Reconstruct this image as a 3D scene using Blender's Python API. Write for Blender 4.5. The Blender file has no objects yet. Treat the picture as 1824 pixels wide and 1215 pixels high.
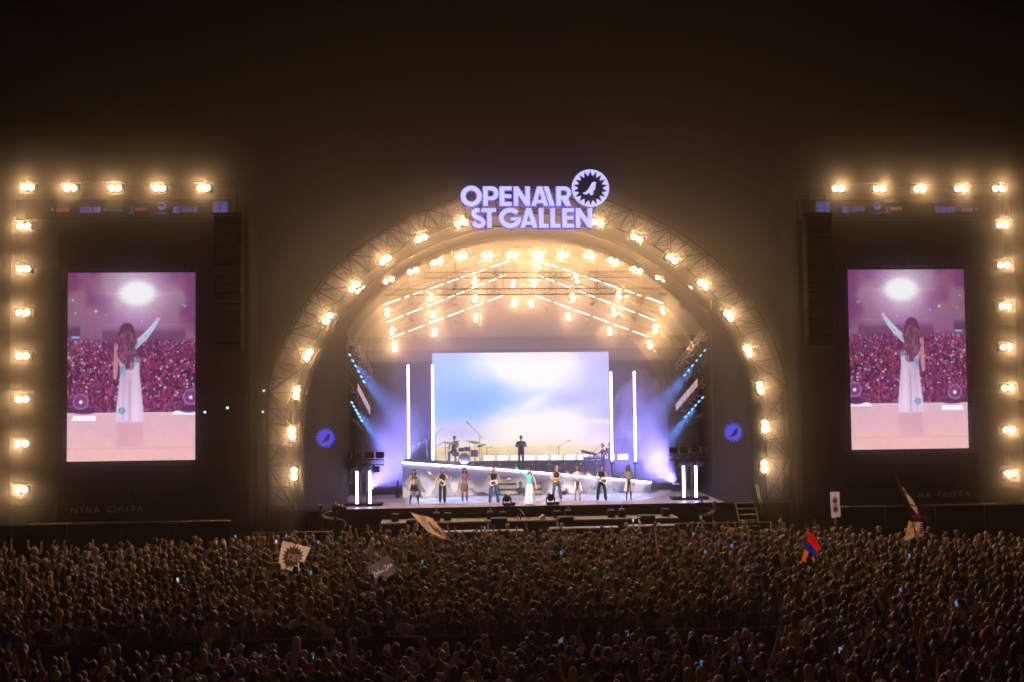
import bpy, bmesh, math, random
import numpy as np
from mathutils import Vector, Matrix

sc = bpy.context.scene
COL = sc.collection
PI = math.pi
R = math.radians
rng = random.Random(7)
nrng = np.random.RandomState(11)

# ------------------------------------------------------------------ camera
cam_data = bpy.data.cameras.new('camera')
camera = bpy.data.objects.new('camera', cam_data)
COL.objects.link(camera)
_r = Vector((0.9978377, -0.0647912, -0.0110453)); _u = Vector((0.0082245, -0.0436431, 0.9990133)); _f = Vector((0.0652094, 0.9969440, 0.0430158))
_m = Matrix((_r, _u, -_f)).transposed().to_4x4()
CAM = Vector((-4.411, -53.136, 7.815))
_m.translation = CAM
camera.matrix_world = _m
cam_data.sensor_width = 36.0
cam_data.lens = 36.0 * 1932.77 / 1824.0
cam_data.clip_start = 0.1
cam_data.clip_end = 2000.0
sc.camera = camera

# ------------------------------------------------------------------ night sky
world = bpy.data.worlds.new('World')
sc.world = world
world.use_nodes = True
_wn = world.node_tree
_sky = _wn.nodes.new('ShaderNodeTexSky')
_sky.sky_type = 'NISHITA'
_sky.sun_disc = False
_sky.sun_elevation = R(-7.0)
_sky.sun_rotation = R(200.0)
_bg = _wn.nodes['Background']
_bg.inputs['Strength'].default_value = 0.02
_wn.links.new(_sky.outputs[0], _bg.inputs['Color'])

# ------------------------------------------------------------------ exposure and render settings
sc.view_settings.view_transform = 'Standard'
sc.view_settings.look = 'None'
sc.view_settings.exposure = 0.0
sc.view_settings.gamma = 1.0
sc.view_settings.use_curve_mapping = False
cy = sc.cycles
cy.use_denoising = True
cy.denoiser = 'OPENIMAGEDENOISE'
cy.denoising_input_passes = 'RGB_ALBEDO_NORMAL'
cy.max_bounces = 3
cy.diffuse_bounces = 1
cy.glossy_bounces = 2
cy.transmission_bounces = 2
cy.transparent_max_bounces = 6
cy.volume_bounces = 0
cy.sample_clamp_direct = 0.0
cy.sample_clamp_indirect = 4.0
cy.use_light_tree = True
cy.caustics_reflective = False
cy.caustics_refractive = False
cy.filter_width = 1.7

# tuning of the lit lamps (watts per steradian) and of the air
BLINDER_I = 17.0
HAZE_DENSITY = 0.0007
HAZE_ANISO = 0.6
HALO_DENSITY = 0.31
SMOKE_DENSITY = 0.046
ROOF_SMOKE = 0.028
WARM = (1.0, 0.555, 0.23)

# ------------------------------------------------------------------ helpers
def lin(r, g, b):
    def c(v):
        v /= 255.0
        return v / 12.92 if v <= 0.04045 else ((v + 0.055) / 1.055) ** 2.4
    return (c(r), c(g), c(b))

class MB:
    def __init__(s):
        s.v = []; s.f = []; s.mi = []; s.sm = []
    def add(s, vs, fs, mi=0, smooth=False):
        b = len(s.v)
        s.v += [tuple(p) for p in vs]
        for f in fs:
            s.f.append(tuple(b + i for i in f)); s.mi.append(mi); s.sm.append(smooth)
        return s
    def box(s, x0, x1, y0, y1, z0, z1, mi=0):
        vs = [(x0,y0,z0),(x1,y0,z0),(x1,y1,z0),(x0,y1,z0),(x0,y0,z1),(x1,y0,z1),(x1,y1,z1),(x0,y1,z1)]
        return s.add(vs, [(0,3,2,1),(4,5,6,7),(0,1,5,4),(1,2,6,5),(2,3,7,6),(3,0,4,7)], mi)
    def bbox(s, x0, x1, y0, y1, z0, z1, b=0.02, mi=0):
        # chamfered box (chamfer on the vertical-plane outline and on top and bottom)
        b = min(b, (x1-x0)*.45, (y1-y0)*.45, (z1-z0)*.45)
        o = [(x0+b,y0),(x1-b,y0),(x1,y0+b),(x1,y1-b),(x1-b,y1),(x0+b,y1),(x0,y1-b),(x0,y0+b)]
        cx, cy_ = (x0+x1)/2, (y0+y1)/2
        def ring(z, k):
            return [(x + (b if x < cx else -b)*k, y + (b if y < cy_ else -b)*k, z) for x, y in o]
        vs = ring(z0,1)+ring(z0+b,0)+ring(z1-b,0)+ring(z1,1)
        fs = [tuple(reversed(range(8))), tuple(range(24,32))]
        for k in range(3):
            for i in range(8):
                j = (i+1) % 8
                fs.append((k*8+i, k*8+j, k*8+8+j, k*8+8+i))
        return s.add(vs, fs, mi)
    def tube(s, p, q, r=0.02, n=6, r2=None, mi=0, caps=True):
        p = Vector(p); q = Vector(q); d = q - p
        if d.length < 1e-6: return s
        d.normalize()
        a = d.orthogonal().normalized(); b = d.cross(a)
        r2 = r if r2 is None else r2
        vs = []
        for c, rr in ((p, r), (q, r2)):
            for i in range(n):
                t = 2*PI*i/n
                vs.append(c + a*(rr*math.cos(t)) + b*(rr*math.sin(t)))
        fs = [(i, (i+1) % n, n+(i+1) % n, n+i) for i in range(n)]
        if caps: fs += [tuple(reversed(range(n))), tuple(range(n, 2*n))]
        return s.add(vs, fs, mi, n > 5)
    def path(s, pts, r=0.02, n=6, mi=0):
        for a, b in zip(pts[:-1], pts[1:]): s.tube(a, b, r, n, mi=mi)
        return s
    def lathe(s, prof, n=12, c=(0,0,0), axis='Z', mi=0, smooth=True):
        vs = []; m = len(prof)
        for r, h in prof:
            for i in range(n):
                t = 2*PI*i/n
                x, y = r*math.cos(t), r*math.sin(t)
                if axis == 'Z': v = (c[0]+x, c[1]+y, c[2]+h)
                elif axis == 'Y': v = (c[0]+x, c[1]+h, c[2]+y)
                else: v = (c[0]+h, c[1]+x, c[2]+y)
                vs.append(v)
        fs = []
        for k in range(m-1):
            for i in range(n):
                j = (i+1) % n
                fs.append((k*n+i, k*n+j, (k+1)*n+j, (k+1)*n+i))
        if prof[0][0] > 1e-6: fs.append(tuple(reversed(range(n))))
        if prof[-1][0] > 1e-6: fs.append(tuple(range((m-1)*n, m*n)))
        return s.add(vs, fs, mi, smooth)
    def ball(s, c, r, n=10, m=6, mi=0, sx=1, sy=1, sz=1):
        prof = [(max(1e-7, math.sin(PI*k/m)), -math.cos(PI*k/m)) for k in range(m+1)]
        vs = []
        for rr, h in prof:
            for i in range(n):
                t = 2*PI*i/n
                vs.append((c[0]+r*sx*rr*math.cos(t), c[1]+r*sy*rr*math.sin(t), c[2]+r*sz*h))
        fs = []
        for k in range(m):
            for i in range(n):
                j = (i+1) % n
                fs.append((k*n+i, k*n+j, (k+1)*n+j, (k+1)*n+i))
        return s.add(vs, fs, mi, True)
    def quad(s, a, b, c, d, mi=0):
        return s.add([a,b,c,d], [(0,1,2,3)], mi)
    def prism(s, poly, y0, y1, mi=0):
        # polygon in the x-z plane, extruded along y
        n = len(poly)
        vs = [(x,y0,z) for x,z in poly] + [(x,y1,z) for x,z in poly]
        fs = [tuple(range(n)), tuple(reversed(range(n,2*n)))] + [(i,n+i,n+(i+1)%n,(i+1)%n) for i in range(n)]
        return s.add(vs, fs, mi)
    def mesh(s, name, mats):
        me = bpy.data.meshes.new(name)
        me.from_pydata(s.v, [], s.f)
        for m in (mats if isinstance(mats, (list, tuple)) else [mats]): me.materials.append(m)
        me.polygons.foreach_set('material_index', s.mi)
        me.polygons.foreach_set('use_smooth', s.sm)
        me.update()
        return me
    def obj(s, name, mats, parent=None, loc=None):
        return mk(name, s.mesh(name, mats), parent, loc)

def mk(name, data, parent=None, loc=None, rot=None):
    o = bpy.data.objects.new(name, data)
    COL.objects.link(o)
    if parent is not None: o.parent = parent
    if loc is not None: o.location = loc
    if rot is not None: o.rotation_euler = rot
    return o

def tag(o, label, cat, group=None):
    o['label'] = label; o['category'] = cat
    if group: o['group'] = group
    return o

def thing(name, label, cat, loc=(0,0,0), rz=0.0, group=None):
    o = mk(name, None, None, loc, (0,0,rz))
    o.empty_display_size = 0.1
    return tag(o, label, cat, group)

def structure(o):
    o['kind'] = 'structure'; return o

def copy_tree(o, parent=None):
    c = o.copy(); COL.objects.link(c)
    if parent is not None: c.parent = parent
    for ch in list(o.children): copy_tree(ch, c)
    return c

ORD = ['first','second','third','fourth','fifth','sixth','seventh','eighth','ninth','tenth','eleventh','twelfth','thirteenth','fourteenth','fifteenth','sixteenth']

# ------------------------------------------------------------------ materials
def mat(name, col, rough=0.7, metal=0.0, var=0.25, scale=6.0, bump=0.0, spec=0.4, sheen=0.0):
    m = bpy.data.materials.new(name); m.use_nodes = True
    nt = m.node_tree; b = nt.nodes['Principled BSDF']
    b.inputs['Roughness'].default_value = rough
    b.inputs['Metallic'].default_value = metal
    b.inputs['Specular IOR Level'].default_value = spec
    if sheen: b.inputs['Sheen Weight'].default_value = sheen
    tc = nt.nodes.new('ShaderNodeTexCoord')
    nz = nt.nodes.new('ShaderNodeTexNoise'); nz.inputs['Scale'].default_value = scale; nz.inputs['Detail'].default_value = 4
    nt.links.new(tc.outputs['Object'], nz.inputs['Vector'])
    mx = nt.nodes.new('ShaderNodeMix'); mx.data_type = 'RGBA'
    mx.inputs[6].default_value = (*[c*(1-var) for c in col], 1); mx.inputs[7].default_value = (*[min(1, c*(1+var)) for c in col], 1)
    nt.links.new(nz.outputs['Fac'], mx.inputs[0]); nt.links.new(mx.outputs[2], b.inputs['Base Color'])
    if bump:
        bp = nt.nodes.new('ShaderNodeBump'); bp.inputs['Strength'].default_value = bump; bp.inputs['Distance'].default_value = 0.02
        nt.links.new(nz.outputs['Fac'], bp.inputs['Height']); nt.links.new(bp.outputs[0], b.inputs['Normal'])
    return m

def emat(name, col, strength, sampled=False):
    m = bpy.data.materials.new(name); m.use_nodes = True
    nt = m.node_tree; nt.nodes.clear()
    e = nt.nodes.new('ShaderNodeEmission'); o = nt.nodes.new('ShaderNodeOutputMaterial')
    e.inputs[0].default_value = (*col, 1); e.inputs[1].default_value = strength
    nt.links.new(e.outputs[0], o.inputs[0])
    m.cycles.emission_sampling = 'AUTO' if sampled else 'NONE'
    return m

def attr_emat(name, attr, strength, sampled=False):
    m = emat(name, (1,1,1), strength, sampled)
    nt = m.node_tree; a = nt.nodes.new('ShaderNodeAttribute'); a.attribute_name = attr
    nt.links.new(a.outputs['Color'], nt.nodes['Emission'].inputs[0])
    return m

def attr_mat(name, attr, rough=0.8, emit=0.0):
    m = bpy.data.materials.new(name); m.use_nodes = True
    nt = m.node_tree; b = nt.nodes['Principled BSDF']; b.inputs['Roughness'].default_value = rough
    a = nt.nodes.new('ShaderNodeAttribute'); a.attribute_name = attr
    nt.links.new(a.outputs['Color'], b.inputs['Base Color'])
    return m

M_BLACK = mat('black_steel', (0.012,0.012,0.013), 0.55, 0.3, 0.3, 9)
M_CASE = mat('black_case', (0.018,0.018,0.02), 0.6, 0, 0.3, 14, 0.1)
M_ALU = mat('truss_aluminium', (0.42,0.42,0.44), 0.38, 0.85, 0.15, 20)
M_DARKALU = mat('truss_black', (0.04,0.04,0.042), 0.45, 0.6, 0.2, 20)
M_SCRIM = mat('black_scrim_cloth', (0.022,0.019,0.02), 0.95, 0, 0.35, 2.5, 0.3, 0.1)
M_DRAPE = mat('black_drape', (0.03,0.027,0.028), 0.95, 0, 0.3, 1.2, 0.3, 0.1)
M_MEMB = mat('white_membrane', (0.40,0.38,0.43), 0.6, 0, 0.18, 1.5, 0.2)
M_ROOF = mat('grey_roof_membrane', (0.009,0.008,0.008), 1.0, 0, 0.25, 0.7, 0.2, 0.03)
M_DECK = mat('stage_floor', (0.50,0.48,0.50), 0.42, 0, 0.10, 1.3, 0.05)
M_RISER = mat('riser_panel', (0.46,0.44,0.43), 0.6, 0, 0.05, 2.0)
M_GRASS = mat('trampled_grass', (0.035,0.038,0.022), 0.95, 0, 0.5, 1.8, 0.6)
M_STEEL = mat('galvanised_steel', (0.33,0.34,0.36), 0.45, 0.8, 0.2, 10)
M_LED = emat('led_tube_light', (0.66,0.55,1.0), 20.0, True)
M_LEDWARM = emat('led_batten_light', (1.0,0.92,0.84), 6.0, True)
# ================================================================== ground
g = MB().quad((-400,-400,0),(400,-400,0),(400,400,0),(-400,400,0)).obj('ground', M_GRASS)
structure(g)

# ------------------------------------------------------------------ truss builder (box truss between two points)
def truss(mb, p, q, w=0.3, r=0.022, br=0.012, step=0.5, up=(0,0,1), sides=4, mi=0):
    p = Vector(p); q = Vector(q); d = q-p; L = d.length; d.normalize()
    a = d.cross(Vector(up))
    if a.length < 1e-3: a = d.cross(Vector((1,0,0)))
    a.normalize(); b = a.cross(d)
    if sides == 4: cs = [a*w/2+b*w/2, -a*w/2+b*w/2, -a*w/2-b*w/2, a*w/2-b*w/2]
    else: cs = [b*w*.58, -a*w/2-b*w*.29, a*w/2-b*w*.29]
    n = max(1, round(L/step)); k = len(cs)
    for c in cs: mb.tube(p+c, q+c, r, 6, mi=mi)
    for i in range(n):
        t0, t1 = L*i/n, L*(i+1)/n
        for j in range(k):
            c0, c1 = cs[j], cs[(j+1) % k]
            if i % 2: c0, c1 = c1, c0
            mb.tube(p+d*t0+c0, p+d*t1+c1, br, 4, mi=mi, caps=False)
            mb.tube(p+d*t1+cs[j], p+d*t1+cs[(j+1) % k], br, 4, mi=mi, caps=False)

# ================================================================== the arched stage roof
OUT = [(12.78,2.1),(12.78,4.2),(12.78,6.2),(12.76,7.7),(12.44,9.15),(11.82,10.67),(11.20,11.70),(10.50,12.66),(9.76,13.52),(8.91,14.36),(7.98,15.05),(6.99,15.66),(6.05,16.15),(5.07,16.58),(3.41,17.18),(1.75,17.55),(0,17.68)]
INN = [(11.55,2.1),(11.60,4.2),(11.60,6.0),(11.42,7.69),(11.05,8.95),(10.50,10.25),(9.98,11.18),(9.35,12.05),(8.62,12.83),(7.85,13.55),(7.00,14.22),(6.15,14.76),(5.30,15.20),(4.40,15.58),(3.00,16.04),(1.55,16.32),(0,16.42)]
def mirror(prof):
    return [(-x,z) for x,z in prof] + [(x,z) for x,z in reversed(prof[:-1])]
OP, IP = mirror(OUT), mirror(INN)
arch = thing('stage_arch', 'huge rounded stage arch of steel lattice with pale membrane rim, spanning the stage', 'stage arch', (0,0,0))
YF, YB = -0.15, 1.0
for P_, y_, r_ in ((OP,YF,0.045),(IP,YF,0.04),(OP,YB,0.045)):
    ch = MB()
    for a, b in zip(P_[:-1], P_[1:]): ch.tube((a[0],y_,a[1]), (b[0],y_,b[1]), r_, 8)
    ch.obj('main_chord', M_DARKALU, arch)
lt = MB()
for i, (o, n_) in enumerate(zip(OP, IP)):
    lt.tube((o[0],YF,o[1]), (n_[0],YF,n_[1]), 0.026, 5)
    lt.tube((o[0],YB,o[1]), (n_[0],YF,n_[1]), 0.024, 5)
    lt.tube((o[0],YF,o[1]), (o[0],YB,o[1]), 0.024, 5)
    if i+1 < len(OP):
        o2, n2 = OP[i+1], IP[i+1]
        A, B = (o, n2) if i % 2 else (n_, o2)
        lt.tube((A[0],YF,A[1]), (B[0],YF,B[1]), 0.028, 5)
        lt.tube((o[0],YB,o[1]), (n2[0],YF,n2[1]), 0.022, 5)
        lt.tube((o2[0],YB,o2[1]), (n_[0],YF,n_[1]), 0.022, 5)
        # half-way rungs
        mo = ((o[0]+o2[0])/2,(o[1]+o2[1])/2); mn = ((n_[0]+n2[0])/2,(n_[1]+n2[1])/2)
        lt.tube((mo[0],YF,mo[1]), (mn[0],YF,mn[1]), 0.02, 5)
        lt.tube((mo[0],YB,mo[1]), (mn[0],YF,mn[1]), 0.018, 5)
        lt.tube((mo[0],YF,mo[1]), (n_[0],YF,n_[1]), 0.018, 5)
        lt.tube((o2[0],YF,o2[1]), (mn[0],YF,mn[1]), 0.018, 5)
lt.obj('lattice', M_DARKALU, arch)
# pale membrane rim behind the lattice, one panel for each bay
for i in range(len(OP)-1):
    o, o2, n_, n2 = OP[i], OP[i+1], IP[i], IP[i+1]
    def mix(a, b, t): return (a[0]+(b[0]-a[0])*t, a[1]+(b[1]-a[1])*t)
    mb = MB()
    s = 0.985
    q0, q1 = mix(o,o2,.012), mix(o,o2,s); p0, p1 = mix(q0,mix(n_,n2,.012),.62), mix(q1,mix(n_,n2,s),.62)
    N = 5
    vs = []
    for k in range(N+1):
        t = k/N
        yb = YB+0.12 + 0.55*t + 0.06*math.sin(PI*t)
        a_, b_ = mix(q0,p0,t), mix(q1,p1,t)
        vs += [(a_[0],yb,a_[1]), (b_[0],yb,b_[1])]
    n0 = len(vs)
    vs += [(x,y+0.02,z) for x,y,z in vs]
    fs = [(2*k,2*k+1,2*k+3,2*k+2) for k in range(N)] + [(n0+2*k+2,n0+2*k+3,n0+2*k+1,n0+2*k) for k in range(N)]
    mb.add(vs, fs, 0, True).obj('membrane_panel', M_MEMB, arch)
# base legs of the arch
for sx in (-1,1):
    lg = MB()
    for x, y in ((12.78,YF),(11.55,YF),(12.78,YB),(11.55,YB)):
        lg.tube((sx*x,y,0),(sx*x,y,2.2), 0.07, 8)
    for a,b in (((12.78,YF),(11.55,YF)),((12.78,YB),(11.55,YB)),((12.78,YF),(12.78,YB))):
        lg.tube((sx*a[0],a[1],0.1),(sx*b[0],b[1],2.0),0.035,5); lg.tube((sx*a[0],a[1],1.1),(sx*b[0],b[1],1.1),0.035,5)
    lg.obj('leg', M_DARKALU, arch)
# roof shell: panels running back from the inner rim, getting smaller towards the rear
NR = 5; YS = [1.75, 4.2, 6.8, 9.4, 12.0, 14.0]; SC = [1.0, 0.985, 0.96, 0.925, 0.88, 0.84]
SH = [(x*0.985, 2.1 + (z-2.1)*0.985) for x, z in IP]
for j in range(NR):
    mb = MB(); vs = []
    for k in (j, j+1):
        for x, z in SH: vs.append((x*SC[k], YS[k] - (0.0 if k == j else 0.015), 2.1 + (z-2.1)*SC[k]))
    n = len(SH); n0 = 2*n
    vs += [(x*1.006, y, z + 0.04) for x,y,z in vs]
    fs = [(i, n+i, n+i+1, i+1) for i in range(n-1)] + [(n0+i+1, n0+n+i+1, n0+n+i, n0+i) for i in range(n-1)]
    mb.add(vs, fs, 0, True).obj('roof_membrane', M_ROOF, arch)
    rb = MB()
    for i in range(n-1):
        a, b = SH[i], SH[i+1]; k = SC[j]*0.992
        rb.tube((a[0]*k,YS[j]+.1,2.1+(a[1]-2.1)*k),(b[0]*k,YS[j]+.1,2.1+(b[1]-2.1)*k),0.05,6)
    rb.obj('roof_rib', M_DARKALU, arch)

# rear drape closing the shell
k = 0.84
dr = MB(); 
poly = [(x*k, 2.1+(z-2.1)*k) for x,z in SH]
dr.prism(poly, 13.55, 13.6)
o = dr.obj('rear_drape', M_DRAPE); tag(o, 'black cloth backdrop closing the stage behind the glowing sky screen', 'backdrop')

# proscenium walls of black scrim left and right of the stage opening
for sx, nm in ((-1,'left'),(1,'right')):
    pts = [(x,z) for x,z in INN if z < 12.4]
    edge = 9.15 if sx < 0 else 9.5
    poly = [(sx*(x-0.1), z) for x,z in pts if x-0.1 > edge] + [(sx*edge, 12.0), (sx*edge, 2.1)]
    t = thing('wing_wall', 'black scrim wall with blue starburst emblem on the %s wing of the stage' % nm, 'wall', (0,0,0), group='stage wing walls')
    cloth = MB().prism(poly if sx > 0 else list(reversed(poly)), 1.95, 2.0).obj('cloth', M_SCRIM, t)
    fr = MB()
    fr.tube((sx*(edge+.06),2.06,2.1),(sx*(edge+.06),2.06,12.2),0.06,8)
    for z in (4.2,6.4,8.6,10.8): fr.tube((sx*edge,2.08,z),(sx*(11.1 if z < 9 else 10.0),2.08,z),0.035,6)
    fr.obj('frame', M_DARKALU, t)

# ================================================================== stage platform
plat = thing('stage_platform', 'long raised stage platform with pale floor and black front under the arch', 'stage', (0,0,0))
ZS = 2.1
# pale floor boards, one by one
NX, NY = 12, 5
x0, x1, y0, y1 = -9.4, 9.4, -0.5, 6.3
cells = {}
for i in range(NX):
    for j in range(NY):
        a, b = x0+(x1-x0)*i/NX, x0+(x1-x0)*(i+1)/NX
        c, d = y0+(y1-y0)*j/NY, y0+(y1-y0)*(j+1)/NY
        if 'm' not in cells:
            cells['m'] = MB().bbox(-(b-a)/2+.006,(b-a)/2-.006,-(d-c)/2+.006,(d-c)/2-.006,-0.06,0,0.006).mesh('floor_panel', M_DECK)
        mk('floor_panel', cells['m'], plat, ((a+b)/2,(c+d)/2,ZS+rng.uniform(-.0025,.0015)))
MB().bbox(-12.6,12.6,-0.48,13.6,1.80,2.035,0.02).obj('deck', M_BLACK, plat)
MB().bbox(-9.45,9.45,-0.56,-0.5,1.85,2.09,0.01).obj('front_edge', M_BLACK, plat)
for i in range(14):   # skirt cloth panels
    a = -12.6 + i*1.8
    MB().bbox(a+.01,a+1.79,-0.46,-0.42,0.0,1.80,0.01).obj('skirt_panel', M_DRAPE, plat)
MB().bbox(-12.55,12.55,0.5,13.5,0.0,1.79,0.02).obj('substructure', M_BLACK, plat)
# lower ledge along the stage front
led = thing('stage_ledge', 'low pale-topped ledge running along the black stage front below the performers', 'ledge', (0,0,0))
xs = [-7.3,-5.0,-2.7,-0.4,1.9,4.2,6.75]
for a, b in zip(xs[:-1], xs[1:]):
    MB().bbox(a+.008,b-.008,-2.0,-0.6,1.50,1.58,0.008).obj('top_panel', M_DECK, led)
    MB().bbox(a+.02,b-.02,-1.96,-1.92,0.0,1.495,0.01).obj('front_panel', M_DRAPE, led)

# ================================================================== sloped riser wall with LED edge
ris = thing('sloped_riser', 'grey sloped riser with white LED edge falling to the right behind the performers', 'riser', (0,0,0))
ZT = lambda x: 3.98 + (x+6.5)*(2.68-3.98)/(13.3)
segs = [(-6.5,4.35),(-4.2,4.8),(-1.9,5.2),(0.4,5.2),(2.6,5.1),(4.8,5.0),(6.8,4.85)]
for (xa,ya),(xb,yb) in zip(segs[:-1], segs[1:]):
    za, zb = ZT(xa)-.05, ZT(xb)-.05
    g_ = .012
    vs = [(xa+g_,ya,ZS+.012),(xb-g_,yb,ZS+.012),(xb-g_,yb,zb),(xa+g_,ya,za)]
    vs += [(x,y+.05,z) for x,y,z in vs]
    MB().add(vs,[(0,1,2,3),(7,6,5,4),(0,4,5,1),(3,2,6,7),(0,3,7,4),(1,5,6,2)]).obj('front_panel', M_RISER, ris)
    st = MB(); st.tube((xa,ya-.05,za+.03),(xb,yb-.05,zb+.03),0.032,8); st.obj('led_edge', M_LED, ris)
tp = MB()
YR = 9.0
lo = [(x,y,ZT(x)-.06) for x,y in segs]
vs = lo + [(x,YR,z) for x,y,z in lo]; n = len(lo)
tp.add(vs,[(i,i+1,n+i+1,n+i) for i in range(n-1)])
tp.obj('top_deck', M_BLACK, ris)
MB().prism([(-6.5,ZS),(-6.5,ZT(-6.5)-.07),(-6.45,ZT(-6.45)-.07),(-6.45,ZS)], 4.45, 9.0).obj('end_panel', M_BLACK, ris)
hr = MB()
for a in (-6.0,-5.0):
    z = ZT(a)
    hr.path([(a,5.2,z),(a,5.2,z+.75),(a+.75,5.2,z+1.15),(a+.8,5.2,z+.2)],0.022,6)
hr.obj('handrail', M_STEEL, ris)
MB().tube((-6.75,4.5,ZS),(-6.75,4.5,ZS+.9),0.05,8).bbox(-6.85,-6.65,4.4,4.6,ZS+.002,ZS+.12,.02).obj('caster_frame', M_BLACK, ris)
MB().path([(6.85,4.9,ZS+.02),(6.85,4.9,2.62),(7.05,4.9,2.62),(7.05,4.9,ZS+.02)],0.03,6).obj('end_frame', M_BLACK, ris)

# ================================================================== the big sky screen
def noise2(nx, ny, fx, fy, seed):
    rs = np.random.RandomState(seed); acc = np.zeros((ny,nx)); amp = 1.0; tot = 0
    for _ in range(5):
        gx, gy = int(fx)+2, int(fy)+2
        gr = rs.rand(gy,gx)
        X = np.linspace(0,fx,nx); Y = np.linspace(0,fy,ny)
        xi = np.minimum(X.astype(int),gx-2); yi = np.minimum(Y.astype(int),gy-2)
        tx = X-xi; ty = Y-yi; tx = tx*tx*(3-2*tx); ty = (ty*ty*(3-2*ty))[:,None]
        a = gr[yi][:,xi]; b = gr[yi][:,xi+1]; c = gr[yi+1][:,xi]; d = gr[yi+1][:,xi+1]
        acc += amp*((a*(1-tx)+b*tx)*(1-ty)+(c*(1-tx)+d*tx)*ty)
        tot += amp; amp *= .5; fx *= 2; fy *= 2
    return acc/tot

def to_lin(img):
    v = np.clip(img,0,None)/255.0
    return np.where(v <= 0.04045, v/12.92, ((v+0.055)/1.055)**2.4)

def picture_mesh(name, img, w, h, material, surf=None, thick=0.0):
    # img rows from top to bottom, one face for each picture element, colours stored on faces
    ny, nx = img.shape[:2]
    U, V = np.meshgrid(np.linspace(0,1,nx+1), np.linspace(0,1,ny+1))
    if surf is None:
        co = np.stack([(U-.5)*w, np.zeros_like(U), (.5-V)*h], -1).reshape(-1,3)
    else:
        co = surf(U, V).reshape(-1,3)
    idx = np.arange((nx+1)*(ny+1)).reshape(ny+1,nx+1)
    q = np.stack([idx[1:,:-1], idx[1:,1:], idx[:-1,1:], idx[:-1,:-1]], -1).reshape(-1,4)
    me = bpy.data.meshes.new(name)
    me.vertices.add(len(co)); me.vertices.foreach_set('co', co.ravel())
    me.loops.add(q.size); me.loops.foreach_set('vertex_index', q.ravel())
    me.polygons.add(len(q)); me.polygons.foreach_set('loop_start', np.arange(0,q.size,4)); 
    me.update(calc_edges=True)
    at = me.attributes.new('picture', 'FLOAT_COLOR', 'FACE')
    c = np.ones((ny*nx,4)); c[:,:3] = img.reshape(-1,3)
    at.data.foreach_set('color', c.ravel().astype(np.float32))
    if surf is not None: me.polygons.foreach_set('use_smooth', np.ones(len(q),bool))
    me.materials.append(material)
    me.update()
    return me

def blend(img, col, a):
    a = np.clip(a,0,1)[...,None]
    return img*(1-a) + np.array(col,float)*a

def sm(x, a, b):
    t = np.clip((x-a)/(b-a),0,1); return t*t*(3-2*t)

nx, ny = 200, 122
U, V = np.meshgrid((np.arange(nx)+.5)/nx, (np.arange(ny)+.5)/ny)
n1 = noise2(nx,ny,3,2.5,1); n2 = noise2(nx,ny,6,5,2); n3 = noise2(nx,ny,5,9,3)
Uw, Vw = U + (n1-.5)*.16, V + (n2-.5)*.14
img = np.zeros((ny,nx,3)); img[:] = (168,200,244)
img = blend(img, (146,183,240), np.exp(-(((Uw-.14)/.22)**2+((Vw-.46)/.16)**2)))
img = blend(img, (196,196,246), sm(Uw,.5,.8)*.85)
img = blend(img, (232,216,240), sm(Vw,.55,.72)*sm(Vw,1.2,.6)*.9)
img = blend(img, (188,190,244), np.exp(-(((Uw-.76)/.15)**2+((Vw-.42+(Uw-.76)*.25)/.045)**2))*.95)
img = blend(img, (200,196,240), np.exp(-(((Uw-.15)/.12)**2+((Vw-.73)/.05)**2))*.6)
img = blend(img, (255,255,255), np.exp(-np.abs((Uw-.54)/.27)**2.6-np.abs((Vw-.06)/.25)**2.4)*1.6)
img = blend(img, (255,255,255), np.exp(-(np.abs((Uw-.60+(Vw-.45)*.1)/.16)**2.2+np.abs((Vw-.27)/.08)**2))*.9)
d = (Uw-.62)*.42 + (Vw-.42)
img = blend(img, (255,255,255), np.exp(-(np.abs(d/.06)**2))*np.exp(-((Uw-.56)/.13)**2)*.85)
img = blend(img, (255,252,250), np.exp(-np.abs((Uw-.60)/.26)**2.4-np.abs((Vw-.70)/.20)**2.6)*1.7)
img = blend(img, (255,236,228), np.exp(-((Vw-.63-.1*(Uw-.8))/.02)**2)*sm(Uw,.62,.8)*.8)
img = blend(img, (252,240,226), sm(Vw,.72,.86)*.7)
img = blend(img, (242,218,172), sm(V,.858,.875)*sm(n3,.1,.7)*1.0)
img = blend(img, (218,196,160), sm(V,.865,.93)*sm(n3,.45,.62)*.8)
img = blend(img, (255,246,235), np.exp(-((U-.6)/.1)**2)*sm(V,.86,.88)*.35)
g_ = img.mean(-1,keepdims=True); img = np.clip(g_+(img-g_)*1.45,0,262)
img *= (1+(nrng.rand(ny,nx,1)-.5)*.015)
M_WALL = attr_emat('sky_picture', 'picture', 1.22, True)
scr = thing('video_wall', 'wide video wall at the back of the stage showing a bright sunrise sky', 'screen', (0.17,9.2,6.74))
mk('display', picture_mesh('display', to_lin(img), 10.18, 6.2, M_WALL), scr)
MB().bbox(-5.14,5.14,0.03,0.22,-3.15,3.15,0.02).obj('cabinet', M_CASE, scr)
fr = MB()
for x in (-4.6,-1.5,1.5,4.6): fr.tube((x,0.35,-4.6),(x,0.35,3.1),0.05,6)
fr.obj('support_frame', M_BLACK, scr)

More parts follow.
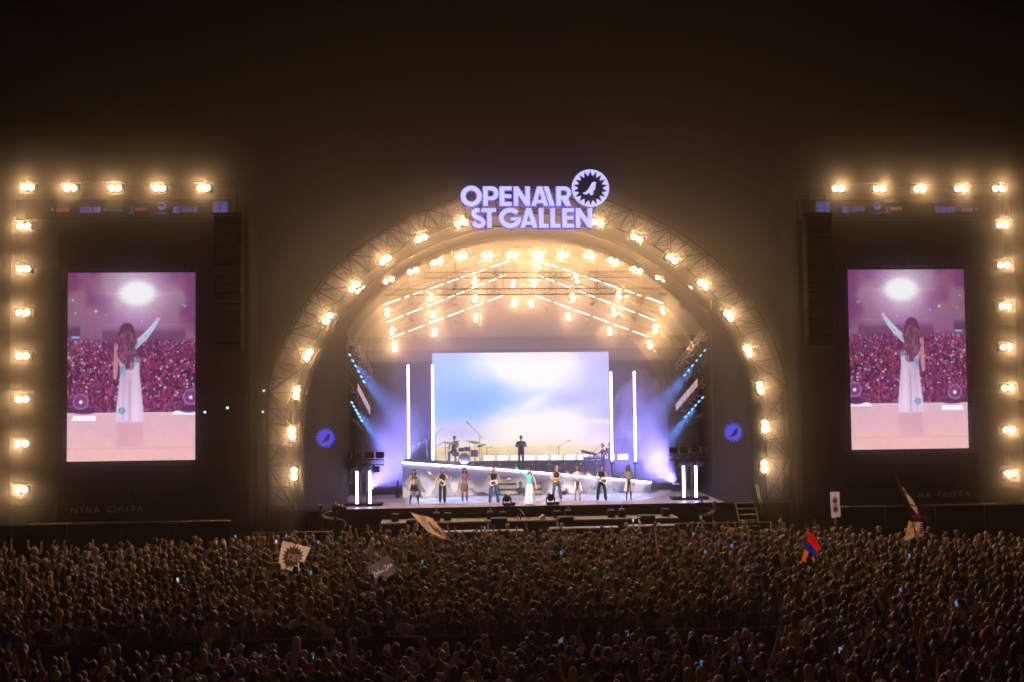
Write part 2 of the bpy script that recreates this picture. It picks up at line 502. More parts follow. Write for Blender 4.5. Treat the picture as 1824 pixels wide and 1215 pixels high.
# ================================================================== air: one even haze over the whole place, thicker smoke under the roof, halo smoke added round the lamps
def volume_mat(name, dens, col, aniso, noise=None):
    m = bpy.data.materials.new(name); m.use_nodes = True
    nt = m.node_tree; nt.nodes.clear()
    pv = nt.nodes.new('ShaderNodeVolumePrincipled'); o = nt.nodes.new('ShaderNodeOutputMaterial')
    nt.links.new(pv.outputs[0], o.inputs['Volume'])
    pv.inputs['Density'].default_value = dens; pv.inputs['Color'].default_value = (*col,1); pv.inputs['Anisotropy'].default_value = aniso
    return m
hz = MB().box(-60,60,-75,40,-1.0,19.6).obj('haze', volume_mat('night_haze', HAZE_DENSITY, (.95,.86,.82), HAZE_ANISO))
hz['kind'] = 'stuff'; hz['label'] = 'thin lamplit haze hanging in the night air over the whole field'
poly = [(x*.97, 2.1+(z-2.1)*.97) for x,z in SH]
def smoke(name, loops_poly, ya, yb, k, dens, label, aniso=0.0, col=(.93,.92,.93), m=None):
    n = len(loops_poly)
    vs = [(x,ya,z) for x,z in loops_poly] + [(x*k,yb,2.1+(z-2.1)*k if z > 2.1 else z) for x,z in loops_poly]
    mb = MB().add(vs, [tuple(range(n)), tuple(reversed(range(n,2*n)))] + [(i,n+i,n+(i+1)%n,(i+1)%n) for i in range(n)])
    me = mb.mesh(name, m or volume_mat(name, dens, col, aniso))
    bm = bmesh.new(); bm.from_mesh(me); bmesh.ops.recalc_face_normals(bm, faces=bm.faces); bm.to_mesh(me); bm.free()
    o = mk(name, me); o['kind'] = 'stuff'; o['label'] = label
    return o
up_poly = [(x,z) for x,z in poly if z > 10.3]
x10 = 10.05
up_poly = [(-x10,10.3)] + up_poly + [(x10,10.3)]
smoke('roof_smoke', up_poly, 2.35, 12.9, .86, ROOF_SMOKE, 'warm smoke gathered under the roof of the stage arch')
for (ya_,yb_,zl,kk,nm_) in ((3.0,3.72,10.5,.985,'front'),(5.0,5.72,9.9,.965,'middle'),(7.0,7.72,9.3,.94,'rear')):  # thin smoke layers added before each lamp row to give it halos
    pp = [(x*kk, 2.1+(z-2.1)*kk) for x,z in poly]; xe = max(x for x,z in pp if z > zl)
    smoke('truss_halo_smoke', [(-xe,zl)] + [(x,z) for x,z in pp if z > zl] + [(xe,zl)], ya_, yb_, 1.0, .20, 'added layer of smoke giving halos to the %s gable row of roof lamps' % nm_)
smoke('stage_smoke', [(-8.9,2.12),(-8.9,10.28),(8.9,10.28),(8.9,2.12)], 2.35, 9.1, .93, SMOKE_DENSITY, 'thin violet-lit smoke over the stage floor')
def inset(d):      # the lamp ring moved inwards by d
    out = []
    for x, z in INN:
        if z <= 7.7: out.append((x-d, z)); continue
        l = math.hypot(x, z-5.6); out.append((x*(1-d/l), 5.6+(z-5.6)*(1-d/l)))
    return [(-out[0][0],.3)] + [(-x,z) for x,z in out] + [(x,z) for x,z in reversed(out[:-1])] + [(out[0][0],.3)]
RA, RB = inset(.12), inset(2.9)  # smoke slab added around the lamps, its thickness shaped to size their halos
YA, YZ = -1.05, .9
RC = [(x*4.0, 5.6+(z-5.6)*2.35 if z > 5.6 else z) for x,z in RA]
bm = bmesh.new(); nv = lambda x,y,z: bm.verts.new((x,y,z))
fo = [nv(x,YA,z) for x,z in RC]; bo = [nv(x,YZ,z) for x,z in RC]
fa = [nv(x,YA,z) for x,z in RA]; bb = [nv(x,YZ,z) for x,z in RB]
for i in range(len(fa)-1):
    for q in ((fo[i],fo[i+1],fa[i+1],fa[i]), (bo[i+1],bo[i],bb[i],bb[i+1]), (fo[i+1],fo[i],bo[i],bo[i+1]), (fa[i],fa[i+1],bb[i+1],bb[i])): bm.faces.new(q)
bm.faces.new((fo[0],fa[0],bb[0],bo[0])); bm.faces.new((fo[-1],bo[-1],bb[-1],fa[-1]))
bmesh.ops.recalc_face_normals(bm, faces=bm.faces)
me = bpy.data.meshes.new('arch_halo_smoke'); bm.to_mesh(me); bm.free(); me.materials.append(volume_mat('arch_halo_smoke', HALO_DENSITY, (.93,.92,.93), 0.0))
o = mk('arch_halo_smoke', me); o['kind'] = 'stuff'; o['label'] = 'added slab of smoke giving halos to the lamps of arch and screen towers'
# rounded clouds blowing in from both wings
from mathutils import noise as mnoise
def puff(c, rad, dens, seed, label):
    bm = bmesh.new(); bmesh.ops.create_icosphere(bm, subdivisions=4, radius=1.0)
    for v in bm.verts:
        d = v.co.normalized(); k_ = 1 + .45*mnoise.noise(d*1.6+Vector((seed*7.3,0,0))) + .22*mnoise.noise(d*3.7+Vector((0,seed*5.1,0))) + .10*mnoise.noise(d*8.0+Vector((0,0,seed*3.0)))
        v.co = Vector((d.x*rad[0]*k_, d.y*rad[1]*k_, max(d.z*rad[2]*k_, 2.3-c[2])))
    me = bpy.data.meshes.new('wing_smoke'); bm.to_mesh(me); bm.free()
    me.materials.append(volume_mat('wing_smoke', dens, (.93,.92,.94), 0.1))
    o = mk('wing_smoke', me, None, c); o['kind'] = 'stuff'; o['label'] = label
puff((7.0,7.6,6.2),(1.8,.9,2.2),.45,1,'tall cloud of lit smoke behind the right LED tubes')
puff((7.7,7.2,3.9),(1.1,.8,1.4),.30,2,'low cloud of violet smoke at the right wing')
puff((5.9,8.0,4.6),(1.0,.7,1.6),.22,4,'thin wisp of smoke at the right edge of the sky screen')
puff((-6.9,7.4,4.9),(1.5,1.0,2.0),.16,3,'thin blue cloud of smoke at the left wing')
# ================================================================== twin blinder lamps
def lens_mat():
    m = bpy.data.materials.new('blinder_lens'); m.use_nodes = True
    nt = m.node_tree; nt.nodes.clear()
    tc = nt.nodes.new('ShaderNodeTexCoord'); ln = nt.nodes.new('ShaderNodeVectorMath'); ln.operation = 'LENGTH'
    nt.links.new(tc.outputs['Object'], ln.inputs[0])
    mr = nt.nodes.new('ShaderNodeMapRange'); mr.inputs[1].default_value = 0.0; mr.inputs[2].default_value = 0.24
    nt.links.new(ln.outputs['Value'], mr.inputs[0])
    rs = nt.nodes.new('ShaderNodeValToRGB'); cr = rs.color_ramp  # emission fades towards the rim, standing in for the lamp's halo
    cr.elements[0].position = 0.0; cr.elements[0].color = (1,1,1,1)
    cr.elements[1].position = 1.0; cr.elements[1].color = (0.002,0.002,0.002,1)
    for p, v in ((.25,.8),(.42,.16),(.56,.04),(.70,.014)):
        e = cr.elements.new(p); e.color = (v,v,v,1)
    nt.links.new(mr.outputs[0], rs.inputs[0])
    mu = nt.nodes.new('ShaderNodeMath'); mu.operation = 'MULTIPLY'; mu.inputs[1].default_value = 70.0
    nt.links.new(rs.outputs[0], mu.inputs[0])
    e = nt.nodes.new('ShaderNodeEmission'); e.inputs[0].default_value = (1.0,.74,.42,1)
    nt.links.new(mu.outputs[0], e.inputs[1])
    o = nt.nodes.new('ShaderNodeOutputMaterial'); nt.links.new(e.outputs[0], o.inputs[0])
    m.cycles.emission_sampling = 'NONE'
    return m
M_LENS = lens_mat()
# shared meshes; the lamp faces -y, the two reflectors side by side along x
_body = MB().bbox(-.40,.40,.06,.30,-.22,.22,.04).mesh('housing', M_BLACK)
_y = MB(); _y.path([(-.50,.16,0),(-.50,.16,.34),(.50,.16,.34),(.50,.16,0)],0.02,6); _y.tube((0,.16,.34),(0,.16,.46),0.03,6)
_yoke = _y.mesh('yoke', M_BLACK)
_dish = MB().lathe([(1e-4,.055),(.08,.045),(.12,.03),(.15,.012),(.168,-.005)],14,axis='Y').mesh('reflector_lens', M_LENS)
blinder_data = bpy.data.lights.new('blinder_beam', 'SPOT')
blinder_data.energy = BLINDER_I*4*PI
blinder_data.color = WARM
blinder_data.spot_size = R(178); blinder_data.spot_blend = 0.25
blinder_data.shadow_soft_size = 0.12
inner_data = blinder_data.copy(); inner_data.name = 'inner_beam'; inner_data.energy = BLINDER_I*4*PI*1.9
def blinder(loc, tilt, label, group, data=blinder_data, aim=0.0, size=1.0):
    t = thing('blinder_light', label, 'stage light', loc, 0, group)
    t.rotation_euler = (0, tilt, 0)
    if size != 1.0: t.scale = (size,)*3
    mk('housing', _body, t); mk('yoke', _yoke, t)
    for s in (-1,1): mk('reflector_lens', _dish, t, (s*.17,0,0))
    lo = mk('beam', data, t, (0,-.12,0)); lo.rotation_euler = (-R(90+aim),0,0)
    return t
ARCH = [(3.38,15.94),(5.34,15.18),(7.1,14.13),(8.62,12.83),(9.9,11.28),(10.84,9.52),(11.42,7.69),(11.62,5.75),(11.54,3.78)]
ARCH_T = [20,25,34,42,52,64,80,88,90]
for sx, sd in ((-1,'left'),(1,'right')):
    for i,((x,z),a) in enumerate(zip(ARCH, ARCH_T)):
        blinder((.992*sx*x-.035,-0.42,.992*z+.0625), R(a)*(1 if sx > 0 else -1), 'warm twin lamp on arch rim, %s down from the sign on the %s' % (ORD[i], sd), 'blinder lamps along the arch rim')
# the towers stand level with the arch front; their positions are scaled towards the camera to reach that plane
TX = lambda x: .97*x-.132
TZ = lambda z: .97*z+.234
TOWER = [(24.62,17.89),(22.58,17.88),(20.42,17.88),(18.28,17.88),(16.1,17.89),(24.78,15.99),(24.78,13.89),(24.79,11.75),(24.79,9.63),(24.79,7.52),(24.79,5.36),(24.81,3.13)]
for sx, sd in ((-1,'left'),(1,'right')):
    for i,(x,z) in enumerate(TOWER):
        if i < 5: lb = 'warm twin lamp on top edge of %s tower, %s from its outer corner' % (sd, ORD[i])
        else: lb = 'warm twin lamp on outer edge of %s tower, %s below the top row' % (sd, ORD[i-5])
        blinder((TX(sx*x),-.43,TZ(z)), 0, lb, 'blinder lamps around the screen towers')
INNER = [(-8.55,13.0,22),(-7.12,13.5,21),(-5.85,13.98,20),(-4.58,14.46,20),(-3.3,14.77,2),(-1.95,14.78,0),(-0.62,14.78,0),(0.72,14.78,0),(2.05,14.77,0),(3.45,14.75,-2),(4.75,14.47,-20),(6.0,13.98,-20),(7.28,13.54,-20),(8.65,13.04,-22)]
for i,(x,z,a) in enumerate(INNER):
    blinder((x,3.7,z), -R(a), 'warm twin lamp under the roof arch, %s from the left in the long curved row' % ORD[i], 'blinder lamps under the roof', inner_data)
# gable trusses hanging under the roof with LED battens and upright twin lamps
ROWS = [(3.9,7.5,12.2,14.68,'front'),(5.9,7.45,11.4,14.2,'middle'),(7.9,7.42,10.6,13.25,'rear')]
LAMPS = [[(-7.2,11.84),(-4.94,12.6),(-2.63,13.46),(2.76,13.52),(5.05,12.66),(7.37,11.83),(.72,14.34)],
         [(-7.06,10.95),(-4.84,11.82),(-2.55,12.69),(-.46,13.5),(.66,13.5),(2.78,12.69),(5.06,11.88),(7.36,10.98)],
         [(-7.0,10.12),(-4.74,10.98),(-2.43,11.78),(-.33,12.6),(.69,12.56),(2.79,11.78),(5.11,10.96),(7.39,10.18)]]
upright = blinder_data.copy(); upright.name = 'upright_beam'; upright.energy = BLINDER_I*4*PI*1.5
for (Y,hw,ze,za,nm), lamps in zip(ROWS, LAMPS):
    for sx, sd in ((-1,'left'),(1,'right')):
        t = thing('roof_truss', 'dark sloping truss in the %s row of the gable rig, %s slope' % (nm, sd), 'truss', (0,0,0), group='gable trusses under the roof')
        mb = MB(); truss(mb, (sx*hw,Y+.25,ze+.3), (sx*.15,Y+.25,za+.28), .3, .022, .012, .6); mb.obj('lattice', M_DARKALU, t)
        L = 7
        for k in range(L-1 if nm == 'front' else L-1):
            a, b = (k+.07)/(L-.6), (k+.86)/(L-.6)
            bt = thing('led_batten', 'white LED batten, %s from the eave on the %s slope of the %s gable row' % (ORD[k], sd, nm), 'light bar', (0,0,0), group='LED battens under the roof')
            f = lambda t_: (sx*(hw+(.3-hw)*t_), Y, ze+(za-ze)*t_)
            p, q = f(a), f(b)
            mb = MB(); mb.tube(p, q, .016, 8); mb.obj('light_strip', M_LEDWARM, bt)
            mb = MB(); mb.tube((p[0],Y+.06,p[2]+.03),(q[0],Y+.06,q[2]+.03),.05,6)
            mb.tube((p[0],Y+.06,p[2]+.03),(p[0],Y+.2,p[2]+.2),.012,4); mb.tube((q[0],Y+.06,q[2]+.03),(q[0],Y+.2,q[2]+.2),.012,4)
            mb.obj('housing', M_BLACK, bt)
    ls = sorted(lamps)
    for k,(x,z) in enumerate(ls):
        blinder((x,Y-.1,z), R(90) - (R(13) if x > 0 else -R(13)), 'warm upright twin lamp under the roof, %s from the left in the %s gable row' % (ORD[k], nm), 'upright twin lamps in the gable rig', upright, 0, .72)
# level trusses crossing in front of the gables
for i,(y,z,xa,xb,nm) in enumerate(((2.9,13.66,-5.3,6.0,'upper'),(2.7,12.78,-7.3,7.4,'lower'))):
    t = thing('cross_truss', '%s dark level truss hanging across the roof in front of the gable lights' % nm, 'truss', (0,0,0), group='level roof trusses')
    mb = MB(); truss(mb, (xa,y,z), (xb,y,z), .30, .014, .008, .6); mb.obj('lattice', M_DARKALU, t)
    for k in range(6):
        x = xa+(xb-xa)*(k+.5)/6
        MB().tube((x,y,z+.18),(x,y,15.6 - abs(x)*.28),.012,4).obj('hanging_cable', M_BLACK, t)
# small hung moving heads between the lamps
n_mh = 0
_mhb = MB().bbox(-.11,.11,-.12,.12,.22,.34,.02).mesh('base', M_CASE)
_mhy = MB().path([(-.15,0,.22),(-.15,0,0),(-.15,0,.22),(.15,0,.22),(.15,0,0)],.02,6).mesh('yoke', M_CASE)
_mhh = MB().lathe([(.05,-.2),(.11,-.17),(.13,0),(.12,.14),(.04,.18)],10,axis='Y').mesh('head', M_CASE)
def moving_head(loc, label, group, rx=0.0, rz=0.0, scale=1.0, lensmat=None, flip=False):
    t = thing('moving_head', label, 'moving light', loc, rz, group)
    if flip: t.rotation_euler = (PI,0,rz)
    t.scale = (scale,)*3
    mk('base', _mhb, t); mk('yoke', _mhy, t)
    h = mk('head', _mhh, t); h.rotation_euler = (rx,0,0)
    if lensmat: MB().lathe([(1e-4,-.215),(.09,-.205),(.10,-.19)],10,axis='Y').obj('lens', lensmat, h)
    return t
for (Y,hw,ze,za,nm), xs in zip(ROWS, ((-6.0,-3.7,-1.5,1.6,3.9,6.2),(-6.0,-3.7,-1.5,1.6,3.9,6.2),(-5.9,-3.6,-1.4,1.6,3.9,6.2))):
    for k,x in enumerate(xs):
        z = ze+(za-ze)*(1-abs(x)/hw)-.32
        moving_head((x,Y+.1,z), 'small unlit moving head hung under the %s gable row, %s from the left' % (nm, ORD[k]), 'hung moving heads', R(35), rng.uniform(-.8,.8))
# ================================================================== the lit festival sign on the arch
def curve_mesh(name, loops, extrude, mats, offset=0.0):
    cu = bpy.data.curves.new(name, 'CURVE'); cu.dimensions = '2D'; cu.fill_mode = 'BOTH'; cu.extrude = extrude; cu.offset = offset
    for lp in loops:
        sp = cu.splines.new('POLY'); sp.points.add(len(lp)-1)
        for i,(x,y) in enumerate(lp): sp.points[i].co = (x,y,0,1)
        sp.use_cyclic_u = True
    o = bpy.data.objects.new(name, cu); COL.objects.link(o)
    dg = bpy.context.evaluated_depsgraph_get()
    me = bpy.data.meshes.new_from_object(o.evaluated_get(dg))
    bpy.data.objects.remove(o); bpy.data.curves.remove(cu)
    me.name = name
    # stand it up: curve x,y -> world x,z, front towards -y
    co = np.empty(len(me.vertices)*3); me.vertices.foreach_get('co', co); co = co.reshape(-1,3)
    co = np.stack([co[:,0], -co[:,2], co[:,1]], -1); me.vertices.foreach_set('co', co.ravel())
    me.materials.clear()
    for m in (mats if isinstance(mats,(list,tuple)) else [mats]): me.materials.append(m)
    me.update()
    if isinstance(mats,(list,tuple)) and len(mats) > 1:
        for p in me.polygons: p.material_index = 0 if abs(p.normal.y) > .7 else 1
    return me
def text_mesh(name, s, size, mats, extrude=0.004, bold=0.0, shear=0.0):
    cu = bpy.data.curves.new(name, 'FONT'); cu.body = s; cu.size = size; cu.extrude = extrude; cu.offset = bold; cu.shear = shear
    cu.align_x = 'CENTER'; cu.align_y = 'CENTER'
    o = bpy.data.objects.new(name, cu); COL.objects.link(o)
    dg = bpy.context.evaluated_depsgraph_get()
    me = bpy.data.meshes.new_from_object(o.evaluated_get(dg))
    bpy.data.objects.remove(o); bpy.data.curves.remove(cu)
    co = np.empty(len(me.vertices)*3); me.vertices.foreach_get('co', co); co = co.reshape(-1,3)
    co = np.stack([co[:,0], -co[:,2], co[:,1]], -1); me.vertices.foreach_set('co', co.ravel())
    me.materials.clear(); me.materials.append(mats); me.update(); me.name = name
    return me
def arc(cx, cy_, rx, ry, a0, a1, n):
    return [(cx+rx*math.cos(R(a0+(a1-a0)*i/n)), cy_+ry*math.sin(R(a0+(a1-a0)*i/n))) for i in range(n+1)]
def catmull(pts, n=6):
    out = []
    P = [pts[0]]+list(pts)+[pts[-1]]
    for i in range(1,len(P)-2):
        for k in range(n):
            t = k/n; p0,p1,p2,p3 = P[i-1],P[i],P[i+1],P[i+2]
            out.append(tuple(.5*((2*p1[j])+(-p0[j]+p2[j])*t+(2*p0[j]-5*p1[j]+4*p2[j]-p3[j])*t*t+(-p0[j]+3*p1[j]-3*p2[j]+p3[j])*t**3) for j in range(2)))
    out.append(tuple(pts[-1])); return out
def thick(pts, w):
    L = []; Rr = []
    for i,p in enumerate(pts):
        a = pts[max(0,i-1)]; b = pts[min(len(pts)-1,i+1)]
        dx, dy = b[0]-a[0], b[1]-a[1]; l = math.hypot(dx,dy) or 1
        nx_, ny_ = -dy/l*w/2, dx/l*w/2
        L.append((p[0]+nx_,p[1]+ny_)); Rr.append((p[0]-nx_,p[1]-ny_))
    return L + Rr[::-1]
# letters drawn in units of the sign's own drawing (y downwards), scaled below
GL = []
GL.append([arc(233,358,110,109,0,360,40)[:-1], arc(233,358,59,60,0,360,36)[:-1]])                       # O
GL.append([[(355,462),(355,256),(435,256)]+arc(448,329,70,73,-90,90,16)+[(405,402),(405,462)], [(405,296),(405,362),(436,362)]+arc(440,329,30,33,90,-90,10)])   # P
GL.append([[(528,256),(655,256),(655,298),(578,298),(578,338),(650,338),(650,378),(578,378),(578,420),(655,420),(655,462),(528,462)]])   # E
GL.append([[(675,462),(675,256),(722,256),(797,372),(797,256),(845,256),(845,462),(800,462),(722,344),(722,462)]])    # N
GL.append([[(858,462),(922,256),(974,256),(1037,462),(990,462),(979,432),(914,432),(905,462)], [(925,396),(968,396),(947,322)]])   # A
GL.append([[(988,256),(1040,256),(1106,462),(1052,462)]])                                                # slanted I
GL.append([[(1120,462),(1120,256),(1200,256)]+arc(1212,322,66,66,-90,60,14)+[(1276,462),(1218,462),(1176,392),(1170,392),(1170,462)], [(1170,296),(1170,352),(1202,352)]+arc(1206,324,29,28,90,-90,10)])   # R
GL.append([thick(catmull([(318,507),(285,506),(262,520),(257,545),(272,570),(306,588),(340,606),(357,634),(344,662),(312,672),(278,664),(256,640)],6),46)])    # S
GL.append([[(345,484),(490,484),(490,526),(442,526),(442,690),(394,690),(394,526),(330,526)]])            # T
GL.append([thick(arc(637,587,93,82,-38,-352,40),50), [(640,582),(755,582),(742,600),(640,616)]])          # G
GL.append([[(740,690),(804,484),(856,484),(922,690),(872,690),(861,660),(797,660),(788,690)], [(808,624),(850,624),(829,552)]])   # A
GL.append([[(935,484),(985,484),(985,648),(1037,648),(1037,690),(935,690)]])
GL.append([[(1055,484),(1105,484),(1105,648),(1162,648),(1162,690),(1055,690)]])
GL.append([[(1180,484),(1305,484),(1305,526),(1230,526),(1230,566),(1300,566),(1300,606),(1230,606),(1230,648),(1305,648),(1305,690),(1180,690)]])
GL.append([[(1322,690),(1322,484),(1370,484),(1449,600),(1449,484),(1497,484),(1497,690),(1450,690),(1370,572),(1370,690)]])
KS = 0.004668
def SG(p): return ((p[0]-800)*KS - 0.245, (467-p[1])*KS + 16.62)
M_SIGNF = emat('sign_face', (0.60,0.58,1.0), 1.15, False)
M_SIGNS = emat('sign_edge_glow', (0.14,0.07,0.95), 0.9, False)
sign = thing('festival_sign', 'glowing lilac letters OPENAIR ST GALLEN with round bird emblem on top of the arch', 'sign', (0,-0.75,0))
NAMES = ['letter_o','letter_p','letter_e','letter_n','letter_a','letter_i','letter_r','letter_s','letter_t','letter_g','letter_a','letter_l','letter_l','letter_e','letter_n']
for nm, lp in zip(NAMES, GL):
    loops = [[SG(p) for p in q] for q in lp]
    mk('letter', curve_mesh('letter', loops, 0.07, [M_SIGNF, M_SIGNS]), sign)
    mk('glow_backplate', curve_mesh('glow_backplate', loops, 0.01, M_SIGNS, 0.035), sign, (0,.10,0))
EC = (1482,273)
def star(n, r0, r1, cx, cy_, rot=0):
    return [(cx+(r1 if k % 2 == 0 else r0)*math.cos(rot+PI*k/n), cy_+(r1 if k % 2 == 0 else r0)*math.sin(rot+PI*k/n)) for k in range(2*n)]
BIRD = [(1396,325),(1425,316),(1447,300),(1462,280),(1480,250),(1495,222),(1508,209),(1524,206),(1538,210),(1550,213),(1541,221),(1537,232),(1537,255),(1530,285),(1512,306),(1493,317),(1470,320),(1450,332),(1436,341),(1420,334)]
LEGS = [[(1483,318),(1491,316),(1500,342),(1494,350)],[(1496,314),(1503,312),(1520,330),(1512,336)]]
ring = [arc(EC[0],EC[1],197,197,0,360,56)[:-1], star(18,128,184,EC[0],EC[1],-PI/2)]
em = curve_mesh('emblem_ring', [[SG(p) for p in q] for q in ring], 0.07, [M_SIGNF, M_SIGNS]); mk('emblem_ring', em, sign)
mk('emblem_bird', curve_mesh('emblem_bird', [[SG(p) for p in q] for q in [BIRD]+LEGS], 0.05, [M_SIGNF, M_SIGNS]), sign)
mk('emblem_back', curve_mesh('emblem_back', [[SG(p) for p in arc(EC[0],EC[1],194,194,0,360,48)[:-1]]], 0.02, M_BLACK), sign, (0,.14,0))
bk = MB()
for z in (15.7,16.5,17.0,17.55): bk.tube((-2.7,.25,z),(3.0,.25,z),.03,6)
for x in (-2.2,-.9,.4,1.7,2.9): bk.tube((x,.25,15.5),(x,.25,17.9 if x > 2 else 17.6),.03,6); bk.tube((x,.25,16.3),(x,.7,16.4),.03,6)
bk.obj('support_frame', M_DARKALU, sign)
# blue starburst emblems on the wing walls
M_BLUE = emat('blue_emblem', (0.045,0.045,0.62), 1.5, False)
for sx, sd in ((-1,'left'),(1,'right')):
    cx, cz = (-10.24,5.40) if sx < 0 else (10.54,5.40)
    st = star(18,.35,.54,0,0,PI/2)
    bird = [((x-1472)*.0034,(273-y)*.0034-.02) for x,y in BIRD]
    em = curve_mesh('emblem', [st, bird], .012, M_BLUE)
    o = mk('starburst_emblem', em, None, (cx,1.93,cz)); tag(o, 'blue glowing starburst emblem with dark bird on the %s wing wall' % sd, 'emblem', 'blue starburst emblems')

# ================================================================== screen towers
def tower_face():
    m = bpy.data.materials.new('tower_scrim_print'); m.use_nodes = True
    nt = m.node_tree; b = nt.nodes['Principled BSDF']; b.inputs['Roughness'].default_value = .95; b.inputs['Specular IOR Level'].default_value = .1
    tc = nt.nodes.new('ShaderNodeTexCoord'); nz = nt.nodes.new('ShaderNodeTexNoise'); nz.inputs['Scale'].default_value = .28; nz.inputs['Detail'].default_value = 1
    nt.links.new(tc.outputs['Object'], nz.inputs['Vector'])
    cr = nt.nodes.new('ShaderNodeValToRGB'); e = cr.color_ramp.elements
    e[0].position = .38; e[0].color = (.016,.016,.055,1); e[1].position = .62; e[1].color = (.07,.010,.014,1)
    x = e.new(.5); x.color = (.024,.019,.024,1)
    nt.links.new(nz.outputs['Fac'], cr.inputs[0]); nt.links.new(cr.outputs[0], b.inputs['Base Color'])
    return m
M_TOWER = tower_face()
# the live picture of the singer seen from behind
nx, ny = 130, 192
U, V = np.meshgrid((np.arange(nx)+.5)/nx, (np.arange(ny)+.5)/ny)
asp = 1.5
n1 = noise2(nx,ny,5,7,21); n2 = noise2(nx,ny,22,34,22); n3 = noise2(nx,ny,10,16,23)
img = np.zeros((ny,nx,3)); img[:] = (140,84,118)
img = blend(img,(150,118,138),sm(n1,.45,.62)*.8); img = blend(img,(116,60,112),sm(n1,.5,.33)*.9)
img = blend(img,(146,80,150),np.exp(-((U-.5)/.35)**2-((V-.27)/.1)**2)*.7)
d = np.hypot(U-.545,(V-.11)*asp)
img = blend(img,(226,190,228),np.exp(-(d/.23)**1.4)*.95)
ray = .5+.5*np.cos(np.arctan2((V-.11)*asp,U-.545)*23)
img = blend(img,(252,238,252),np.exp(-(d/.17)**1.7)*(.8+.2*ray))
img = blend(img,(255,210,235),np.exp(-((V-.112)/.010)**2-((U-.545)/.22)**2)*.7)
img = blend(img,(268,268,272),sm(np.hypot((U-.545)/.135,(V-.11)/.060)+.12*ray,1.45,.75))
for (cx,cv,r_,c_) in ((.04,.145,.006,(190,230,255)),(.06,.215,.006,(160,230,190)),(.1,.205,.007,(255,90,90)),(.16,.21,.007,(255,70,80)),(.22,.205,.008,(255,240,190)),(.38,.185,.005,(170,230,255)),(.3,.225,.006,(120,200,255)),(.58,.26,.006,(170,220,255)),(.92,.18,.006,(200,240,255)),(.9,.175,.004,(200,240,255))):
    img = blend(img,c_,sm(np.hypot(U-cx,(V-cv)*asp),r_*1.8,r_*.6))
img = blend(img,(200,140,190),np.exp(-((V-.278)/.004)**2)*sm(U,.25,.3)*sm(U,.92,.85)*.6)
img = blend(img,(96,44,86),sm(V,.29,.33)*((U>.27)&(U<.92))*.5)
img = blend(img,(70,34,70),sm(V,.27,.31)*sm(V,.37,.33)*(U<.1)*.6)
img = blend(img,(150,190,255),((U>.03)&(U<.095)&(np.abs(V-.343)<.006))*1.0)
img = blend(img,(170,100,160),((U>.17)&(U<.21)&(V>.28)&(V<.355))*(.5))
# crowd in the picture
cm = sm(V,.345,.375)*sm(V,.752,.74)
crowd = np.zeros_like(img); crowd[:] = (104,44,80)
crowd = blend(crowd,(66,24,58),sm(n2,.5,.38)); crowd = blend(crowd,(168,66,96),sm(n2,.52,.68)*(.4+.6*V)); crowd = blend(crowd,(150,80,140),sm(V,.5,.37)*.5)
crowd = blend(crowd,(184,40,70),np.exp(-((U-.76)/.05)**2-((V-.66)/.035)**2)*.8)
crowd = blend(crowd,(88,44,100),sm(n3,.55,.7)*.6)
img = img*(1-cm[...,None]) + crowd*cm[...,None]
rs = np.random.RandomState(5)
for k in range(2600):
    cv = .37+.375*rs.rand(); cx = rs.rand(); q = .25+.75*((cv-.37)/.375); r_ = .003+.008*q*rs.uniform(.7,1.1)
    i0, i1 = max(0,int((cv-.03)*ny)), min(ny,int((cv+.03)*ny)+1); j0, j1 = max(0,int((cx-.04)*nx)), min(nx,int((cx+.04)*nx)+1)
    c_ = [(72,30,72),(50,22,60),(100,48,96),(132,64,108),(88,42,100),(150,86,126),(120,46,78),(78,46,112)][rs.randint(8)]
    sub_ = np.s_[i0:i1, j0:j1]
    img[sub_] = blend(img[sub_], c_, sm(np.hypot(U[sub_]-cx,(V[sub_]-cv)*asp*.8),r_*1.3,r_*.6)*.8)
    if rs.rand() < .18:
        dx_ = rs.uniform(-.02,.02); L_ = .02+.025*q
        tt = np.clip(((U[sub_]-cx)*dx_+(cv-V[sub_])*asp*L_)/(dx_*dx_+L_*L_),0,1)
        img[sub_] = blend(img[sub_], (190,92,116), sm(np.hypot(U[sub_]-cx-dx_*tt,(cv-V[sub_])*asp-L_*tt),.006,.002)*.8)
for k in range(200):
    cv = .365+.32*rs.rand()**1.9; cx = rs.rand(); r_ = .0035+.0035*rs.rand()*(cv>.45)+.001*rs.rand()
    img = blend(img,(225,225,255),sm(np.hypot(U-cx,(V-cv)*asp),r_*1.9,r_*.5)*(.6+.4*rs.rand()))
# stage floor in the picture
fl = sm(V,.742,.748); fcol = np.zeros_like(img); fcol[:] = (216,176,190); fcol = blend(fcol,(232,184,184),sm(V,.8,1.0)); fcol = blend(fcol,(230,196,214),sm(V,.77,.74)*.8)
fcol = blend(fcol,(204,150,168),((np.abs(U-.49+(V-.85)*.05)<.10)&(V>.80)&(V<.925))*.5)
fcol = blend(fcol,(200,146,160),np.exp(-((V-.935)/.002)**2)*.5); fcol = fcol*(1+(n2[...,None]-.5)*.06)
img = img*(1-fl[...,None]) + fcol*fl[...,None]
img = blend(img,(250,246,255),((U-(.785-V)*.9>.03)&(U<.225)&(V>.758)&(V<.785))*1.0)
img = blend(img,(250,240,252),((U>.82)&(U<1.0)&(V>.738)&(V<.763)&(U+ (V-.738)*2.2>.845))*1.0)
img = blend(img,(84,36,80),sm(np.hypot((U-.13)/.1,(V-.735)/.018),1.1,.8)*.9); img = blend(img,(84,36,80),sm(np.hypot((U-.95)/.08,(V-.73)/.02),1.1,.8)*.9)
